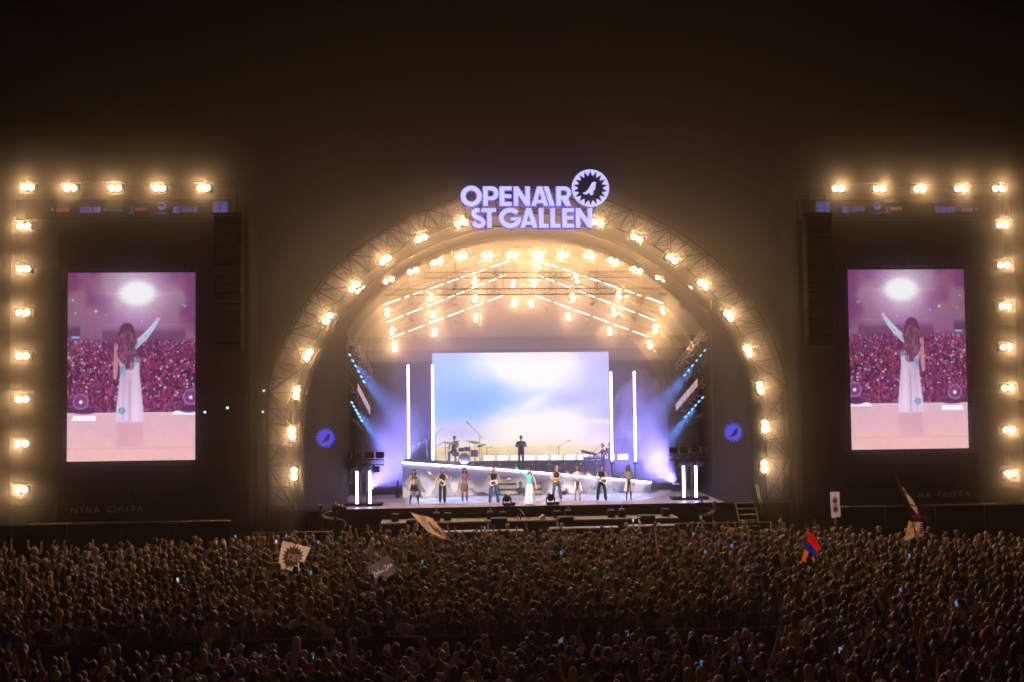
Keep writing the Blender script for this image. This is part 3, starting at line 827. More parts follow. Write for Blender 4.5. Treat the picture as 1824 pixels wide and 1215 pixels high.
for cx,cv in ((.105,.685),(.965,.665)):
    dd = np.hypot(U-cx,(V-cv)*asp); img = blend(img,(186,130,196),np.exp(-((dd-.055)/.008)**2)*.8); img = blend(img,(120,70,130),(dd<.052)*.5); img = blend(img,(255,255,255),sm(np.hypot(U-cx,(V-cv-.003)*asp),.022,.006))
def seg(x0,v0,x1,v1,w0,w1,col,a=1.0):
    global img
    ax,ay = x0,v0*asp; bx,by = x1,v1*asp
    px,py = U-ax, V*asp-ay; dx,dy = bx-ax,by-ay
    t = np.clip((px*dx+py*dy)/(dx*dx+dy*dy),0,1)
    dd = np.hypot(px-dx*t,py-dy*t); w = w0+(w1-w0)*t
    img = blend(img,col,sm(dd,w*1.12,w*.85)*a)
# trousers, arms, top, hair
tw = .075+.036*sm(V,.49,.80); cxs = .487
m = sm(np.abs(U-cxs),tw*1.05,tw*.94)*sm(V,.475,.485)*sm(V,.797,.79)
img = blend(img,(222,196,226),m); img = blend(img,(238,214,238),m*np.exp(-((U-.53)/.03)**2)*.8); img = blend(img,(188,150,190),m*np.exp(-((U-.487)/.008)**2)*sm(V,.54,.58)*.9)
img = blend(img,(110,180,205),m*np.exp(-((U-.425)/.028)**2-((V-.525)/.022)**2)*.9)
dd = np.hypot(U-.425,(V-.735)*asp); img = blend(img,(70,130,150),(dd<.027)*.9); img = blend(img,(150,200,215),(dd<.014)*.8)
seg(.385,.39,.375,.49,.022,.019,(206,140,160)); seg(.375,.49,.372,.56,.018,.015,(214,150,168))
seg(.455,.40,.465,.48,.066,.066,(196,186,222)); seg(.52,.392,.60,.345,.030,.026,(206,212,240)); seg(.60,.345,.655,.300,.025,.021,(216,224,246)); seg(.655,.300,.692,.266,.019,.014,(206,226,246)); seg(.698,.258,.708,.246,.013,.010,(240,196,206)); seg(.708,.246,.722,.252,.006,.004,(240,196,206)); seg(.53,.398,.64,.318,.004,.003,(140,164,206),.6)
img = blend(img,(120,190,210),np.exp(-((U-.545)/.015)**2-((V-.47)/.02)**2)*.8)
seg(.462,.305,.46,.36,.056,.070,(100,54,86)); seg(.46,.36,.458,.45,.072,.056,(108,60,92)); seg(.458,.45,.468,.51,.045,.012,(108,58,94))
strand = .5+.5*np.sin(U*260+n1*18)
for k in range(110):
    x_ = .38+.16*rs.rand(); v_ = .31+.20*rs.rand(); 
    if abs(x_-.46) > .078-.05*max(0,(v_-.44)/.1): continue
    seg(x_,v_,x_+rs.uniform(-.012,.012),v_+.022,.006,.004,[(78,34,66),(150,92,116),(92,46,80),(170,112,130)][rs.randint(4)],.75)
for x_ in (.445,.53):
    seg(x_,.53,x_+(x_-.487)*.35,.785,.004,.004,(176,142,182) if rs.rand()<.6 else (244,226,246),.55)
hm = sm(np.hypot((U-.46)/.07,(V-.40)/.11),1.0,.8); img = blend(img,(150,92,122),hm*strand*.5)
img *= (1+(nrng.rand(ny,nx,1)-.5)*.05)
g_ = img.mean(-1,keepdims=True); img = np.clip(g_+(img-g_)*1.12,0,300); img *= (.90+.12*sm(V,.5,.8))[...,None]
M_LIVE = attr_emat('live_picture', 'picture', 1.25, False)
LIVE = picture_mesh('display', to_lin(img), 6.17, 9.26, M_LIVE)
M_LOGO = emat('logo_lilac', (0.075,0.06,0.30), 1.0); M_LOGOLIGHT = emat('logo_pale', (0.14,0.11,0.42), 1.0); M_LOGORED = emat('logo_red', (0.16,0.035,0.045), 1.0); M_LOGODARK = emat('logo_dark', (0.02,0.012,0.035), 1.0)  # logos glow by themselves in place of violet light falling on them
M_LOGOGOLD = emat('logo_gold', (0.15,0.08,0.03), 1.0); M_NAME = mat('dull_yellow_lettering', (0.30,0.24,0.05), .8)
M_NAMEGLOW = emat('dim_name_letters', (0.022,0.016,0.005), 1.0); M_LOGOBLUE = emat('logo_blue', (.03,.045,.22), 1.0)
for sx, sd in ((-1,'left'),(1,'right')):
    t = thing('screen_tower', 'tall black cloth-clad tower carrying the %s video screen beside the stage' % sd, 'tower', (TX(sx*19.75),-.14,.234), group='screen towers'); t.scale = (.97,)*3
    W2 = 5.75
    top = 17.35
    # cloth panels of the front, one by one around the screen opening
    def P(xa,xb,za,zb): MB().bbox(xa+.006,xb-.006,0,.04,za+.006,zb-.006,.004).obj('cloth_panel', M_TOWER, t)
    sxs = -sx*0.115
    for a,b in ((-W2,-3.5),(-3.5,0),(0,3.5),(3.5,W2)):
        for c_,d_ in ((2.4,4.2),(0.9,2.4)): P(a,b,c_,d_)
        P(a,b,13.95,16.3)
    for c_,d_ in ((4.2,7.4),(7.4,10.7),(10.7,13.95)):
        P(-W2,-3.3,c_,d_); P(3.3,W2,c_,d_)
    sc_ = MB()
    for x in (-5.7,-2.9,0,2.9,5.7):
        for y in (.15,3.0): sc_.tube((x,y,-.24),(x,y,top),.05,6)
    for z in np.arange(.6,17.4,2.0):
        for y in (.15,3.0): sc_.tube((-5.7,y,z),(5.7,y,z),.035,5)
        for x in (-5.7,0,5.7): sc_.tube((x,.15,z),(x,3.0,z),.035,5)
    sc_.obj('scaffold', M_DARKALU, t)
    MB().bbox(-W2,W2,3.05,3.1,0,16.3,.01).obj('rear_cloth', M_SCRIM, t)
    for x in (-W2,W2-.04): MB().bbox(x,x+.04,.05,3.04,.9,16.3,.01).obj('side_cloth', M_SCRIM, t)
    # top railing at the inner corner
    rl = MB(); xi = -sx
    for k in range(5): rl.tube((xi*(3.95+k*.42),.6,16.4),(xi*(3.95+k*.42),.6,17.75),.022,5); rl.tube((xi*(3.95+k*.42),1.6,16.4),(xi*(3.95+k*.42),1.6,17.75),.022,5)
    for y in (.6,1.6): rl.tube((xi*3.95,y,17.75),(xi*5.63,y,17.75),.022,5)
    rl.obj('guard_rail', M_ALU, t)
    # lamp batten along top and outer edge
    bt = MB(); truss(bt,(-5.2,.1,18.15-.62+.62),( 5.2,.1,18.15),.22,.018,.01,.5); truss(bt,(sx*5.06,.12,2.6),(sx*5.06,.12,17.9),.22,.018,.01,.5); bt.obj('lamp_truss', M_DARKALU, t)
    # screen
    s = thing('video_screen', 'upright video screen on the %s tower showing the singer from behind, arm raised' % sd, 'screen', (TX(sx*19.635),-.22,TZ(9.075)), group='side video screens'); s.scale = (.97,)*3
    d_ = mk('display', LIVE, s); d_.scale = (1 if sx < 0 else -1,1,1)
    MB().bbox(-3.13,3.13,.03,.25,-4.68,4.68,.02).obj('cabinet', M_CASE, s)
    # sponsor strip
    b = thing('sponsor_banner', 'dark sponsor strip with dim violet logos along the top of the %s tower' % sd, 'banner', (TX(sx*19.75),-.22,TZ(16.85)), group='sponsor strips'); b.scale = (.97,)*3
    MB().bbox(-5.5,4.95 if sx > 0 else 4.95,0.0,.03,-.52,.5,.005).obj('cloth', M_SCRIM, b)
    def put(me, x, z, nm='logo', k=1.0):
        o = mk(nm, me, b, (x,-.012,z)); o.scale = (k,1,k); return o
    def rect(w,h,m_,x,z,nm='logo_field',y=0.0): 
        o = MB().bbox(-w/2,w/2,-.004,.004,-h/2,h/2,.002).obj(nm,m_,b,(x,-.008+y,z)); return o
    # order of the logos: from outer end to inner end
    f = (lambda x: x) if sx < 0 else (lambda x: -x)
    rect(.62,.2,M_LOGORED,f(-3.25),-.02)
    put(curve_mesh('logo_mark',[star(6,.05,.13,0,0)],.003,M_LOGOBLUE),f(-3.75),0)
    rect(.55,.28,M_LOGO,f(-2.12)+(0 if sx<0 else -.3),-.02); put(text_mesh('logo_text','SRF',.28,M_LOGODARK,bold=.008),f(-2.12)+(0 if sx<0 else -.3),-.02).location.y = -.03
    rect(.36,.28,M_LOGO,f(-2.12)+.52+(0 if sx<0 else -.3),-.02); put(text_mesh('logo_text','3',.34,M_LOGODARK,bold=.01),f(-2.12)+.52+(0 if sx<0 else -.3),-.02).location.y = -.03
    put(text_mesh('logo_text','20 Minuten',.2,M_LOGOBLUE,bold=.004),f(-2.12)+1.3+(0 if sx<0 else -.3),-.03)
    rect(.62,.16,M_LOGORED,f(.55),.02); put(curve_mesh('logo_figure',[thick([(0,.2),(.02,0),(-.08,-.22)],.06),thick([(.03,0),(.1,-.22)],.05),thick([(-.12,.06),(.1,.12)],.04)],.003,M_LOGOBLUE),f(.55)-.48,-.02)
    put(curve_mesh('logo_ring',[arc(0,0,.19,.19,0,360,28)[:-1],arc(0,0,.15,.15,0,180,16)],.003,M_LOGO),f(1.55),.16); put(text_mesh('logo_text','Sunrise',.19,M_LOGOBLUE,bold=.005),f(1.55),-.18)
    put(curve_mesh('logo_mark',[[(-.16,-.16),(.16,-.16),(.16,.16),(-.16,.16)],[(-.02,0),(.12,.12),(.12,-.12)]],.003,M_LOGO),f(2.75)-.48,-.02); put(text_mesh('logo_text','SGKB',.32,M_LOGO,bold=.006),f(2.75)+.15,-.02)
    rect(.74,.86,M_LOGOGOLD,f(4.42),-.02); rect(.68,.8,M_LOGOBLUE,f(4.42),-.02,'logo_field',-.012)
    put(text_mesh('logo_text','ALDI',.25,M_LOGOLIGHT,bold=.01),f(4.42),-.12).location.y = -.04; put(text_mesh('logo_text','SUISSE',.10,M_LOGO),f(4.42),-.3).location.y = -.04
    put(curve_mesh('logo_mark',[thick([(-.2+.1*k,-.12),(-.1+.1*k,.12)],.05) for k in range(4)],.003,M_LOGO),f(4.42),.18).location.y = -.04
    for x,s_ in ((-3.1,'HAUPTPARTNER'),(-1.75,'MEDIENPARTNER'),(.75,'FESTIVALPARTNER'),(1.6,'PARTNER'),(3.6,'PRESENTED BY')):
        put(text_mesh('caption',s_,.10,M_LOGO),f(x),.40,'caption')
    # performer's name in dim hand-cut letters below
    nb = thing('name_banner', 'black strip with dim yellow hand-cut letters low on the %s tower' % sd, 'banner', (TX(-20.8 if sx < 0 else 20.95),-.22,TZ(2.09)), group='name strips'); nb.scale = (.97,)*3
    MB().bbox(-2.0,2.0,0,.03,-.26,.26,.005).obj('cloth', M_SCRIM, nb)
    x = -1.55
    for chx in 'NINA CHUBA':
        if chx != ' ':
            o = mk('letter', text_mesh('letter',chx,.44 if sx<0 else .42,M_NAMEGLOW,bold=.0), nb, (x,-.01,rng.uniform(-.03,.03))); o.rotation_euler = (0,rng.uniform(-.15,.15),0)
        x += .36 if chx != ' ' else .28
    # hung loudspeaker line
    pa = thing('line_array', 'tall black hung loudspeaker column on the inner side of the %s tower' % sd, 'loudspeaker', (TX(sx*14.85),-.62,TZ(16.4)), group='hung loudspeaker columns')
    zc = 0.0
    for k in range(14):
        hh = .46; tilt = R(-k*.55)
        c = MB().bbox(-.66,.66,-.35,.35,-hh+.02,0,.03).obj('speaker_cabinet', M_CASE, pa, (0,-.004*k*k*.0,zc)); c.rotation_euler = (-tilt,0,0)
        MB().bbox(-.6,.6,-.37,-.352,-hh+.06,-.04,.006).obj('grille', M_SCRIM, c)
        zc -= hh
    MB().bbox(-.7,.7,-.3,.3,.05,.2,.02).tube((-.4,0,.2),(-.4,0,1.2),.02,6).tube((.4,0,.2),(.4,0,1.2),.02,6).obj('flying_frame', M_BLACK, pa)
# ================================================================== vertical LED tubes beside the sky screen
def led_tube(x, y, z0, z1, label, r=.05):
    t = thing('led_tube', label, 'light tube', (x,y,z0), group='upright LED tubes')
    MB().lathe([(r*.6,.0),(r,.03),(r,z1-z0-.03),(r*.6,z1-z0)],10).obj('light_tube', M_LED, t)
    MB().bbox(-r*.9,r*.9,r*.9,r*.9+.06,-.1,z1-z0+.05,.01).bbox(-.14,.14,-.1,.16,-.14,-.1,.01).obj('holder', M_BLACK, t)
led_tube(-6.19,5.4,4.1,9.1,'outer tall glowing LED tube left of the sky screen')
led_tube(-4.89,5.4,4.0,9.1,'inner tall glowing LED tube on the left edge of the sky screen')
led_tube(4.78,5.4,3.80,8.62,'inner tall glowing LED tube on the right edge of the sky screen')
led_tube(6.06,5.4,3.75,8.62,'outer tall glowing LED tube right of the sky screen')
hld = MB()
for x,z in ((-6.19,3.9),(-4.89,3.8),(4.78,3.6),(6.06,3.6)): hld.tube((x,5.5,2.6),(x,5.5,z+.02),.04,6)
o = hld.obj('tube_stand_rail', M_BLACK); tag(o,'thin black posts carrying the tall LED tubes behind the riser edge','stand')

# ================================================================== floor rigs at both wings
M_FLOOD = mat('flood_glass', (.10,.10,.11), .2, 0, .2, 12)
def floor_rig(cx, cy_, sd, zt):
    t = thing('floor_light_rig', 'T-shaped light stand with floodlights and two LED tubes on the %s side of the stage' % sd, 'light stand', (cx,cy_,ZS), group='floor light rigs')
    mb = MB(); truss(mb,(0,0.1,.15),(0,.1,zt-ZS),.28,.02,.01,.35); mb.obj('mast', M_DARKALU, t)
    mb = MB(); truss(mb,(-.98,.1,zt-ZS),(.98,.1,zt-ZS),.26,.02,.01,.32); mb.obj('crossbar', M_DARKALU, t)
    MB().bbox(-.95,.95,-.25,.45,.06,.14,.02).obj('base', M_BLACK, t)
    cs = MB()
    for a in (-.85,.85):
        for b in (-.2,.4): cs.lathe([(.05,-.02),(.055,0),(.05,.02)],8,(a,b,.055),'X')
    cs.obj('caster', M_BLACK, t)
    for k,x in enumerate((-.78,-.26,.30,.80)):
        f = MB().bbox(-.2,.2,-.08,.12,-.15,.15,.02).obj('floodlight', M_CASE, t, (x,.02,zt-ZS+.36)); f.rotation_euler = (R(-8),0,R((k-1.5)*6))
        MB().bbox(-.17,.17,-.095,-.082,-.12,.12,.01).obj('glass', M_FLOOD, f)
    for x in (-.52,.06,.6):
        f = MB().bbox(-.19,.19,-.08,.12,-.15,.15,.02).obj('floodlight', M_CASE, t, (x,.02,zt-ZS-.34))
        MB().bbox(-.16,.16,-.095,-.082,-.12,.12,.01).obj('glass', M_FLOOD, f)
    for x in (-.31,.31):
        MB().lathe([(.03,.0),(.055,.03),(.055,1.56),(.03,1.6)],10,(x,-.14,.1)).obj('light_tube', M_LED, t)
floor_rig(-8.26,.75,'left',4.22)
floor_rig(7.98,1.0,'right',4.22)

# ================================================================== side trusses with blue beams
M_BLUELENS = emat('blue_lens', (.25,.6,1.0), 1.6)
M_TRUSSCOVER = mat('white_truss_cover', (.72,.70,.72), .6, 0, .15, 5)
def side_truss(p, q, name, label, cover, sd):
    t = thing('side_truss', label, 'truss', (0,0,0), group='side trusses')
    mb = MB(); truss(mb,p,q,.32,.025,.013,.45); mb.obj('lattice', M_ALU, t)
    p, q = Vector(p), Vector(q)
    if cover:
        sx = -1 if p.x < 0 else 1
        off = Vector((-sx*.2,-.02,0)); up = Vector((0,0,.2))
        mb = MB(); n = 6
        for k in range(n):
            a = p+(q-p)*((k+.04)/n); b = p+(q-p)*((k+.94)/n)
            mb.quad(a+off-up,b+off-up,b+off+up,a+off+up)
        mb.obj('cover_cloth', M_TRUSSCOVER, t)
    for k in range(2):
        a = p+(q-p)*(.15+.7*k); MB().tube(a,(a.x*.98,a.y,a.z+2.6),.014,4).obj('hanging_cable', M_BLACK, t)
    for k in range(6):
        a = p+(q-p)*(.12+.76*k/5)
        sx = -1 if a.x < 0 else 1
        m = thing('blue_beam_light', 'blue beam light, %s from the front under the %s' % (ORD[k], name), 'moving light', (a.x+sx*.05,a.y,a.z-.52), 0, 'blue beam lights on the side trusses')
        m.rotation_euler = (0,0,sx*R(40))
        MB().bbox(-.09,.09,-.1,.1,.2,.32,.02).path([(-.15,0,.26),(-.15,0,0)],.02,5).path([(.15,0,.26),(.15,0,0)],.02,5).obj('yoke', M_CASE, m)
        h = MB().lathe([(.06,-.22),(.1,-.2),(.11,0),(.09,.16)],10,axis='Y').obj('head', M_CASE, m); h.rotation_euler = (R(34),0,0)
        MB().lathe([(1e-4,-.235),(.09,-.225)],10,axis='Y').obj('lens', M_BLUELENS, h)
        if k in (1,4):
            ld = bpy.data.lights.new('blue_beam','SPOT'); ld.energy = 5000; ld.color = (.10,.30,1.0); ld.spot_size = R(26); ld.spot_blend = .7; ld.shadow_soft_size = .06
            lo = mk('beam', ld, m, (0,-.22,-.16)); lo.rotation_mode = 'QUATERNION'; lo.rotation_quaternion = m.rotation_euler.to_quaternion().inverted() @ Vector((-sx*.62,-.12,-.70)).to_track_quat('-Z','Y')
        # hanging flood panel below
        c = (a.x+sx*.3, a.y, a.z-1.55+.1*k)
        fl = thing('hung_flood_panel', 'grey flood panel, %s from the front below the %s' % (ORD[k], name), 'floodlight', c, sx*R(20), 'hung flood panels')
        MB().bbox(-.24,.24,-.06,.06,-.1,.1,.015).obj('panel', M_CASE, fl)
        MB().bbox(-.21,.21,-.072,-.061,-.08,.08,.005).obj('glass', M_FLOOD, fl)
        MB().tube((0,0,.1),(0,0,1.3),.016,5).obj('drop_arm', M_DARKALU, fl)
# purple wash lamps added behind the riser ends to colour the wing smoke
for sx,sd in ((-1,'left'),(1,'right')):
    t = thing('added_wash_light','added purple wash light on the floor behind the %s end of the riser' % sd,'floodlight',(sx*8.3,5.6,ZS+.004),group='added wash lights')
    MB().bbox(-.25,.25,-.12,.12,0,.1,.02).obj('base', M_CASE, t)
    h = MB().bbox(-.22,.22,-.14,.14,.1,.36,.03).obj('head', M_CASE, t)
    MB().bbox(-.19,.19,-.11,.11,.362,.372,.004).obj('glass', emat('purple_glass_'+sd,(.35,.25,1.0),2.0), h)
    ld = bpy.data.lights.new('purple_wash','SPOT'); ld.energy = 11000; ld.color = (.28,.22,1.0); ld.spot_size = R(95); ld.spot_blend = .9; ld.shadow_soft_size = .15
    lo = mk('beam', ld, t, (0,0,.45)); lo.rotation_euler = Vector((-sx*.55,.35,.50)).to_track_quat('-Z','Y').to_euler()
side_truss((-9.0,2.6,10.45),(-8.34,6.6,8.65),'upper left side truss','upper left side truss sloping back over the stage wing',False,'left')
side_truss((-8.87,2.6,7.95),(-8.42,5.4,6.65),'lower left side truss','lower left side truss with white cover over the stage wing',True,'left')
side_truss((9.27,2.6,10.5),(8.75,6.6,8.85),'upper right side truss','upper right side truss of open alloy lattice over the stage wing',False,'right')
side_truss((9.08,2.6,8.0),(8.55,5.6,6.62),'lower right side truss','lower right side truss with white torn-edged cover over the stage wing',True,'right')
# back light shining down into the smoke on the right
t = thing('purple_wash_light','dark wash light hung high at the right end of the roof arch','moving light',(8.5,3.9,11.95))
MB().bbox(-.2,.2,-.2,.2,.2,.55,.04).obj('base', M_CASE, t)
h = MB().lathe([(.16,-.35),(.2,-.3),(.2,.2),(.1,.3)],12,axis='Y').obj('head', M_CASE, t); h.rotation_euler = (R(40),0,R(45))
ld = bpy.data.lights.new('wash','SPOT'); ld.energy = 900; ld.color = (.36,.40,1.0); ld.spot_size = R(14); ld.spot_blend = .5; ld.shadow_soft_size = .1
lo = mk('beam', ld, t, (-.15,-.25,-.2)); lo.rotation_euler = Vector((-.75,-.15,-.75)).to_track_quat('-Z','Y').to_euler()

# ================================================================== row of white strobe panels under the sky screen
M_STROBE = emat('strobe_white', (1.0,.96,.98), 2.2, True)
for k in range(11):
    x = -1.75+.765*k
    t = thing('strobe_panel', 'small white glowing panel, number %s of the low row under the sky screen' % k, 'light panel', (x,8.6,3.86 - .006*k), group='row of white panels')
    t['label'] = 'white glowing panel in the low row under the sky screen, %s from its left end' % (ORD[k] if k < 16 else ['seventeenth','eighteenth','nineteenth','twentieth'][k-16])
    MB().bbox(-.30,.30,-.02,0,-.15,.15,.01).obj('glowing_face', M_STROBE, t)
    MB().bbox(-.325,.325,.005,.12,-.175,.175,.01).obj('case', M_CASE, t)
sh = MB().bbox(-4.6,6.4,8.45,8.95,3.35,3.64,.02).obj('panel_shelf', M_CASE); tag(sh,'dark shelf under the row of white panels at the back of the stage','shelf')
MB_leg = MB()
for x in (-4.4,-1.5,1.5,4.5,6.2): MB_leg.tube((x,8.7,ZS),(x,8.7,3.36),.05,6)
MB_leg.obj('leg', M_BLACK, sh)
M_PIN = emat('pin_lights', (.75,.7,1.0), 1.5)
for k in range(11):
    MB().ball((-3.9+k*.92,8.42,3.47),.03,6,4).obj('pin_light', M_PIN, sh)

# ================================================================== band gear on the riser
M_CHROME = mat('chrome', (.6,.6,.62), .2, 1.0, .05, 5)
M_BRASS = mat('cymbal_brass', (.75,.55,.2), .3, 1.0, .1, 20)
M_DRUM = mat('drum_shell_blue', (.10,.16,.28), .35, 0, .2, 8)
M_DRUMHEAD = mat('orange_drum_head', (.75,.25,.12), .5, 0, .1, 6)
M_WHITEHEAD = mat('white_drum_head', (.75,.75,.72), .5)
dx, dy = -3.35, 6.8; dz = ZT(dx)-.05
t = thing('drum_kit','drum kit with orange bass drum head and cymbals on the left of the riser','drum kit',(dx,dy,dz))
MB().lathe([(.30,-.24),(.31,-.22),(.31,.22),(.30,.24)],18,(.15,0,.32),'Y').obj('bass_drum', M_DRUM, t)
MB().lathe([(1e-4,-.252),(.285,-.247)],18,(.15,0,.32),'Y').obj('bass_drum_head', M_DRUMHEAD, t)
hp = MB(); hp.lathe([(.285,-.27),(.33,-.27),(.33,-.23),(.285,-.23)],18,(.15,0,.32),'Y'); hp.obj('hoop', M_CHROME, t)
for (x,y,z,r_,h_) in ((.0,-.02,.72,.16,.2),(.34,-.02,.74,.17,.22),(.72,.12,.42,.21,.36),(-.32,.2,.52,.19,.15)):
    d_ = MB().lathe([(r_,0),(r_,h_)],14,(x,y,z)).obj('drum', M_DRUM, t); MB().lathe([(r_*1.02,h_+.002),(1e-4,h_+.006)],14,(x,y,z)).obj('drum_head', M_WHITEHEAD, d_)
for (x,y,z,r_,a) in ((-.62,.1,1.18,.26,.2),(-.3,-.15,1.28,.24,-.2),(.75,-.1,1.22,.27,.25),(1.12,.15,1.02,.28,-.3),(.45,-.15,1.3,.22,.1),(-.72,.25,.92,.19,0)):
    s_ = MB().tube((x,y,0),(x,y,z),.014,6).path([(x-.22,y-.15,0),(x,y,.35),(x+.22,y-.15,0)],.012,5).path([(x,y+.25,0),(x,y,.35)],.012,5).obj('cymbal_stand', M_CHROME, t)
    c = MB().lathe([(1e-4,.03),(.05,.025),(r_,0),(r_,-.006),(.05,.015)],18).obj('cymbal', M_BRASS, t, (x,y,z)); c.rotation_euler = (a,a*.6,0)
MB().lathe([(.17,.44),(.19,.46),(.19,.53),(.17,.55)],12,(-.3,.62,0)).tube((-.3,.62,0),(-.3,.62,.46),.025,6).obj('stool', M_CASE, t)
def mic_stand(loc, label, h=1.45, bx=.4, by=-.1, bz=.12):
    t = thing('microphone_stand', label, 'microphone stand', loc, group='microphone stands')
    s_ = MB().tube((0,0,.04),(0,0,h),.014,6)
    for a in (90,210,330): s_.tube((0,0,.14),(.28*math.cos(R(a)),.28*math.sin(R(a)),.015),.012,5)
    s_.obj('stand', M_BLACK, t)
    MB().tube((-bx*.3,-by*.3,h-bz*.3),(bx,by,h+bz),.011,6).obj('boom', M_BLACK, t)
    MB().tube((bx,by,h+bz),(bx*1.28,by*1.28,h+bz*1.2),.02,8,.028).obj('microphone', M_CASE, t)
def rz(x): return ZT(x)-.05
mic_stand((-4.75,6.6,rz(-4.75)),'boom microphone stand at the left of the drum kit',1.55,.35,0,.3)
mic_stand((-2.35,6.5,rz(-2.35)),'tall boom microphone stand leaning in over the right of the drum kit',1.7,-.55,0,.62)
mic_stand((-1.95,6.8,rz(-1.95)),'straight cymbal-height stand just right of the drum kit',1.05,.22,0,.02)
mic_stand((2.05,6.9,rz(2.05)),'boom microphone stand right of the man in black on the riser',1.45,.5,0,.28)
mic_stand((4.0,6.7,rz(4.0)),'boom microphone stand reaching over the keyboard',1.35,.38,0,.38)
t = thing('keyboard_stand','keyboard on a slanted stand at the right of the riser','keyboard',(3.95,6.9,rz(3.95)))
k_ = MB().bbox(-.55,.55,-.17,.17,.0,.09,.015).obj('keyboard', M_CASE, t, (0,0,.92)); k_.rotation_euler = (R(12),0,0)
MB().bbox(-.5,.5,-.15,0,.091,.1,.002).obj('key_bed', mat('ivory_keys',(.75,.74,.7),.4), k_)
k2 = MB().bbox(-.42,.42,-.14,.14,0,.07,.015).obj('top_synthesiser', M_CASE, t, (-.25,.1,1.22)); k2.rotation_euler = (R(18),R(14),0)
st = MB()
for s_ in (-.4,.4): st.path([(s_-.18,-.2,0),(s_+.18,.2,.9)],.02,6); st.path([(s_+.18,-.2,0),(s_-.18,.2,.9)],.02,6); st.tube((s_,.1,.9),(s_-.2,.15,1.22),.015,5)
st.obj('stand', M_BLACK, t)
t = thing('equipment_case','stacked grey equipment case under the boom microphone on the riser','case',(1.95,7.4,rz(1.95)))
MB().bbox(-.36,.36,-.25,.25,0,.42,.03).obj('body', M_CASE, t); MB().bbox(-.30,.30,-.2,.2,.42,.6,.04).obj('lid', M_CASE, t)
for z in (.12,.24,.36): MB().bbox(-.365,.365,-.257,-.25,z,z+.02,.003).obj('strip', M_ALU, t)
# amplifiers on the floor against the riser
def amp(x, y, w, label):
    t = thing('amplifier', label, 'amplifier', (x,y,ZS+.004), group='amplifiers by the riser')
    MB().bbox(-w/2,w/2,-.15,.2,0,.62,.02).obj('body', M_CASE, t)
    for z in (.06,.36): MB().bbox(-w/2+.03,w/2-.03,-.162,-.152,z,z+.18,.006).obj('front_panel', mat('amp_front',(.30,.27,.2),.6,0,.4,30), t)
    kn = MB()
    for k in range(9): kn.lathe([(.018,0),(.018,-.02),(1e-4,-.022)],8,(-w/2+.1+(w-.2)*k/8,-.163,.27+.02),'Y')
    kn.obj('knob', M_CHROME, t)
amp(-.95,4.85,.98,'long black amplifier rack with knobs left of the singer'); amp(.62,4.85,.52,'black amplifier rack just right of the singer')
for x,lb in ((-2.35,'small black floor box left by the fair-haired guitarist'),(2.0,'small black stage box and cables beside the saxophonist')):
    t = thing('stage_box', lb, 'stage box', (x,4.8,ZS+.004)); MB().bbox(-.22,.22,-.12,.12,0,.18,.02).obj('body', M_CASE, t); MB().path([(.2,-.1,.1),(.32,-.2,.02),(.5,-.15,.02)],.015,5).obj('cable', M_BLACK, t)

# moving heads on the stage lip
def floor_head(x, y, label, rzz):
    t = thing('floor_moving_head', label, 'moving light', (x,y,ZS+.004), rzz, 'moving heads on the stage lip')
    MB().bbox(-.2,.2,-.14,.14,0,.12,.03).obj('base', M_CASE, t)
    MB().path([(-.2,0,.1),(-.2,0,.34),(-.17,0,.38)],.035,6).path([(.2,0,.1),(.2,0,.34),(.17,0,.38)],.035,6).obj('yoke', M_CASE, t)
    h = MB().lathe([(.1,-.2),(.15,-.17),(.17,0),(.14,.14),(.06,.18)],12,axis='Y').obj('head', M_CASE, t, (0,0,.36)); h.rotation_euler = (R(-60),0,0)
    MB().lathe([(1e-4,-.205),(.09,-.203)],12,axis='Y').obj('lens', M_CHROME, h)
    MB().bbox(.22,.42,-.1,.1,0,.14,.03).obj('power_box', M_CASE, t)
floor_head(-1.28,-.25,'black moving head on the stage lip left of the singer',.3); floor_head(.85,-.2,'black moving head on the stage lip right of the singer',-.2)

# ================================================================== boxes and kit on the ledge and in the pit
def speaker(x, y, z, w, d, h, label, lampy=False):
    t = thing('front_fill_speaker', label, 'loudspeaker', (x,y,z), group='boxes along the stage front')
    MB().bbox(-w/2,w/2,0,d,0,h,.02).obj('cabinet', M_CASE, t)
    MB().bbox(-w/2+.03,w/2-.03,-.012,-.002,.04,h-.05,.006).obj('grille', M_SCRIM, t)
    if lampy:
        MB().bbox(-.12,-.03,.05,.2,h,h+.05,.01).bbox(.03,.12,.05,.2,h,h+.05,.01).tube((0,.12,h),(0,.12,h+.14),.02,6).ball((0,.12,h+.16),.035,8,5).obj('clip_light', M_ALU, t)
B = [(-6.64,'far left black box on the ledge under the floor rig side',0),(-4.7,'black box with clip light on the ledge left of the waving beige flag tip',1),(-4.18,'black box on the ledge under the two left guitarists',0),(-2.15,'black box with clip light on the ledge left of centre',1),(-1.55,'black box on the ledge below the left moving head',0),(1.04,'black box on the ledge below the saxophonist',0),(1.56,'black box with clip light on the ledge below the white-dressed dancer',1),(3.63,'black box on the ledge below the bass player',0),(4.13,'black box with clip light on the ledge right of the bass player',1),(6.26,'rightmost black box standing at the end of the ledge',0)]
for x,lb,l in B: speaker(x,-1.6,1.584,.34,.4,.36,lb,l)
G = [(-5.7,'large black subwoofer on the pit floor behind the beige flag'),(-1.8,'large black subwoofer on the pit floor left of centre'),(1.29,'large black subwoofer on the pit floor right of centre'),(5.12,'large black subwoofer on the pit floor at right, by the narrow flag')]
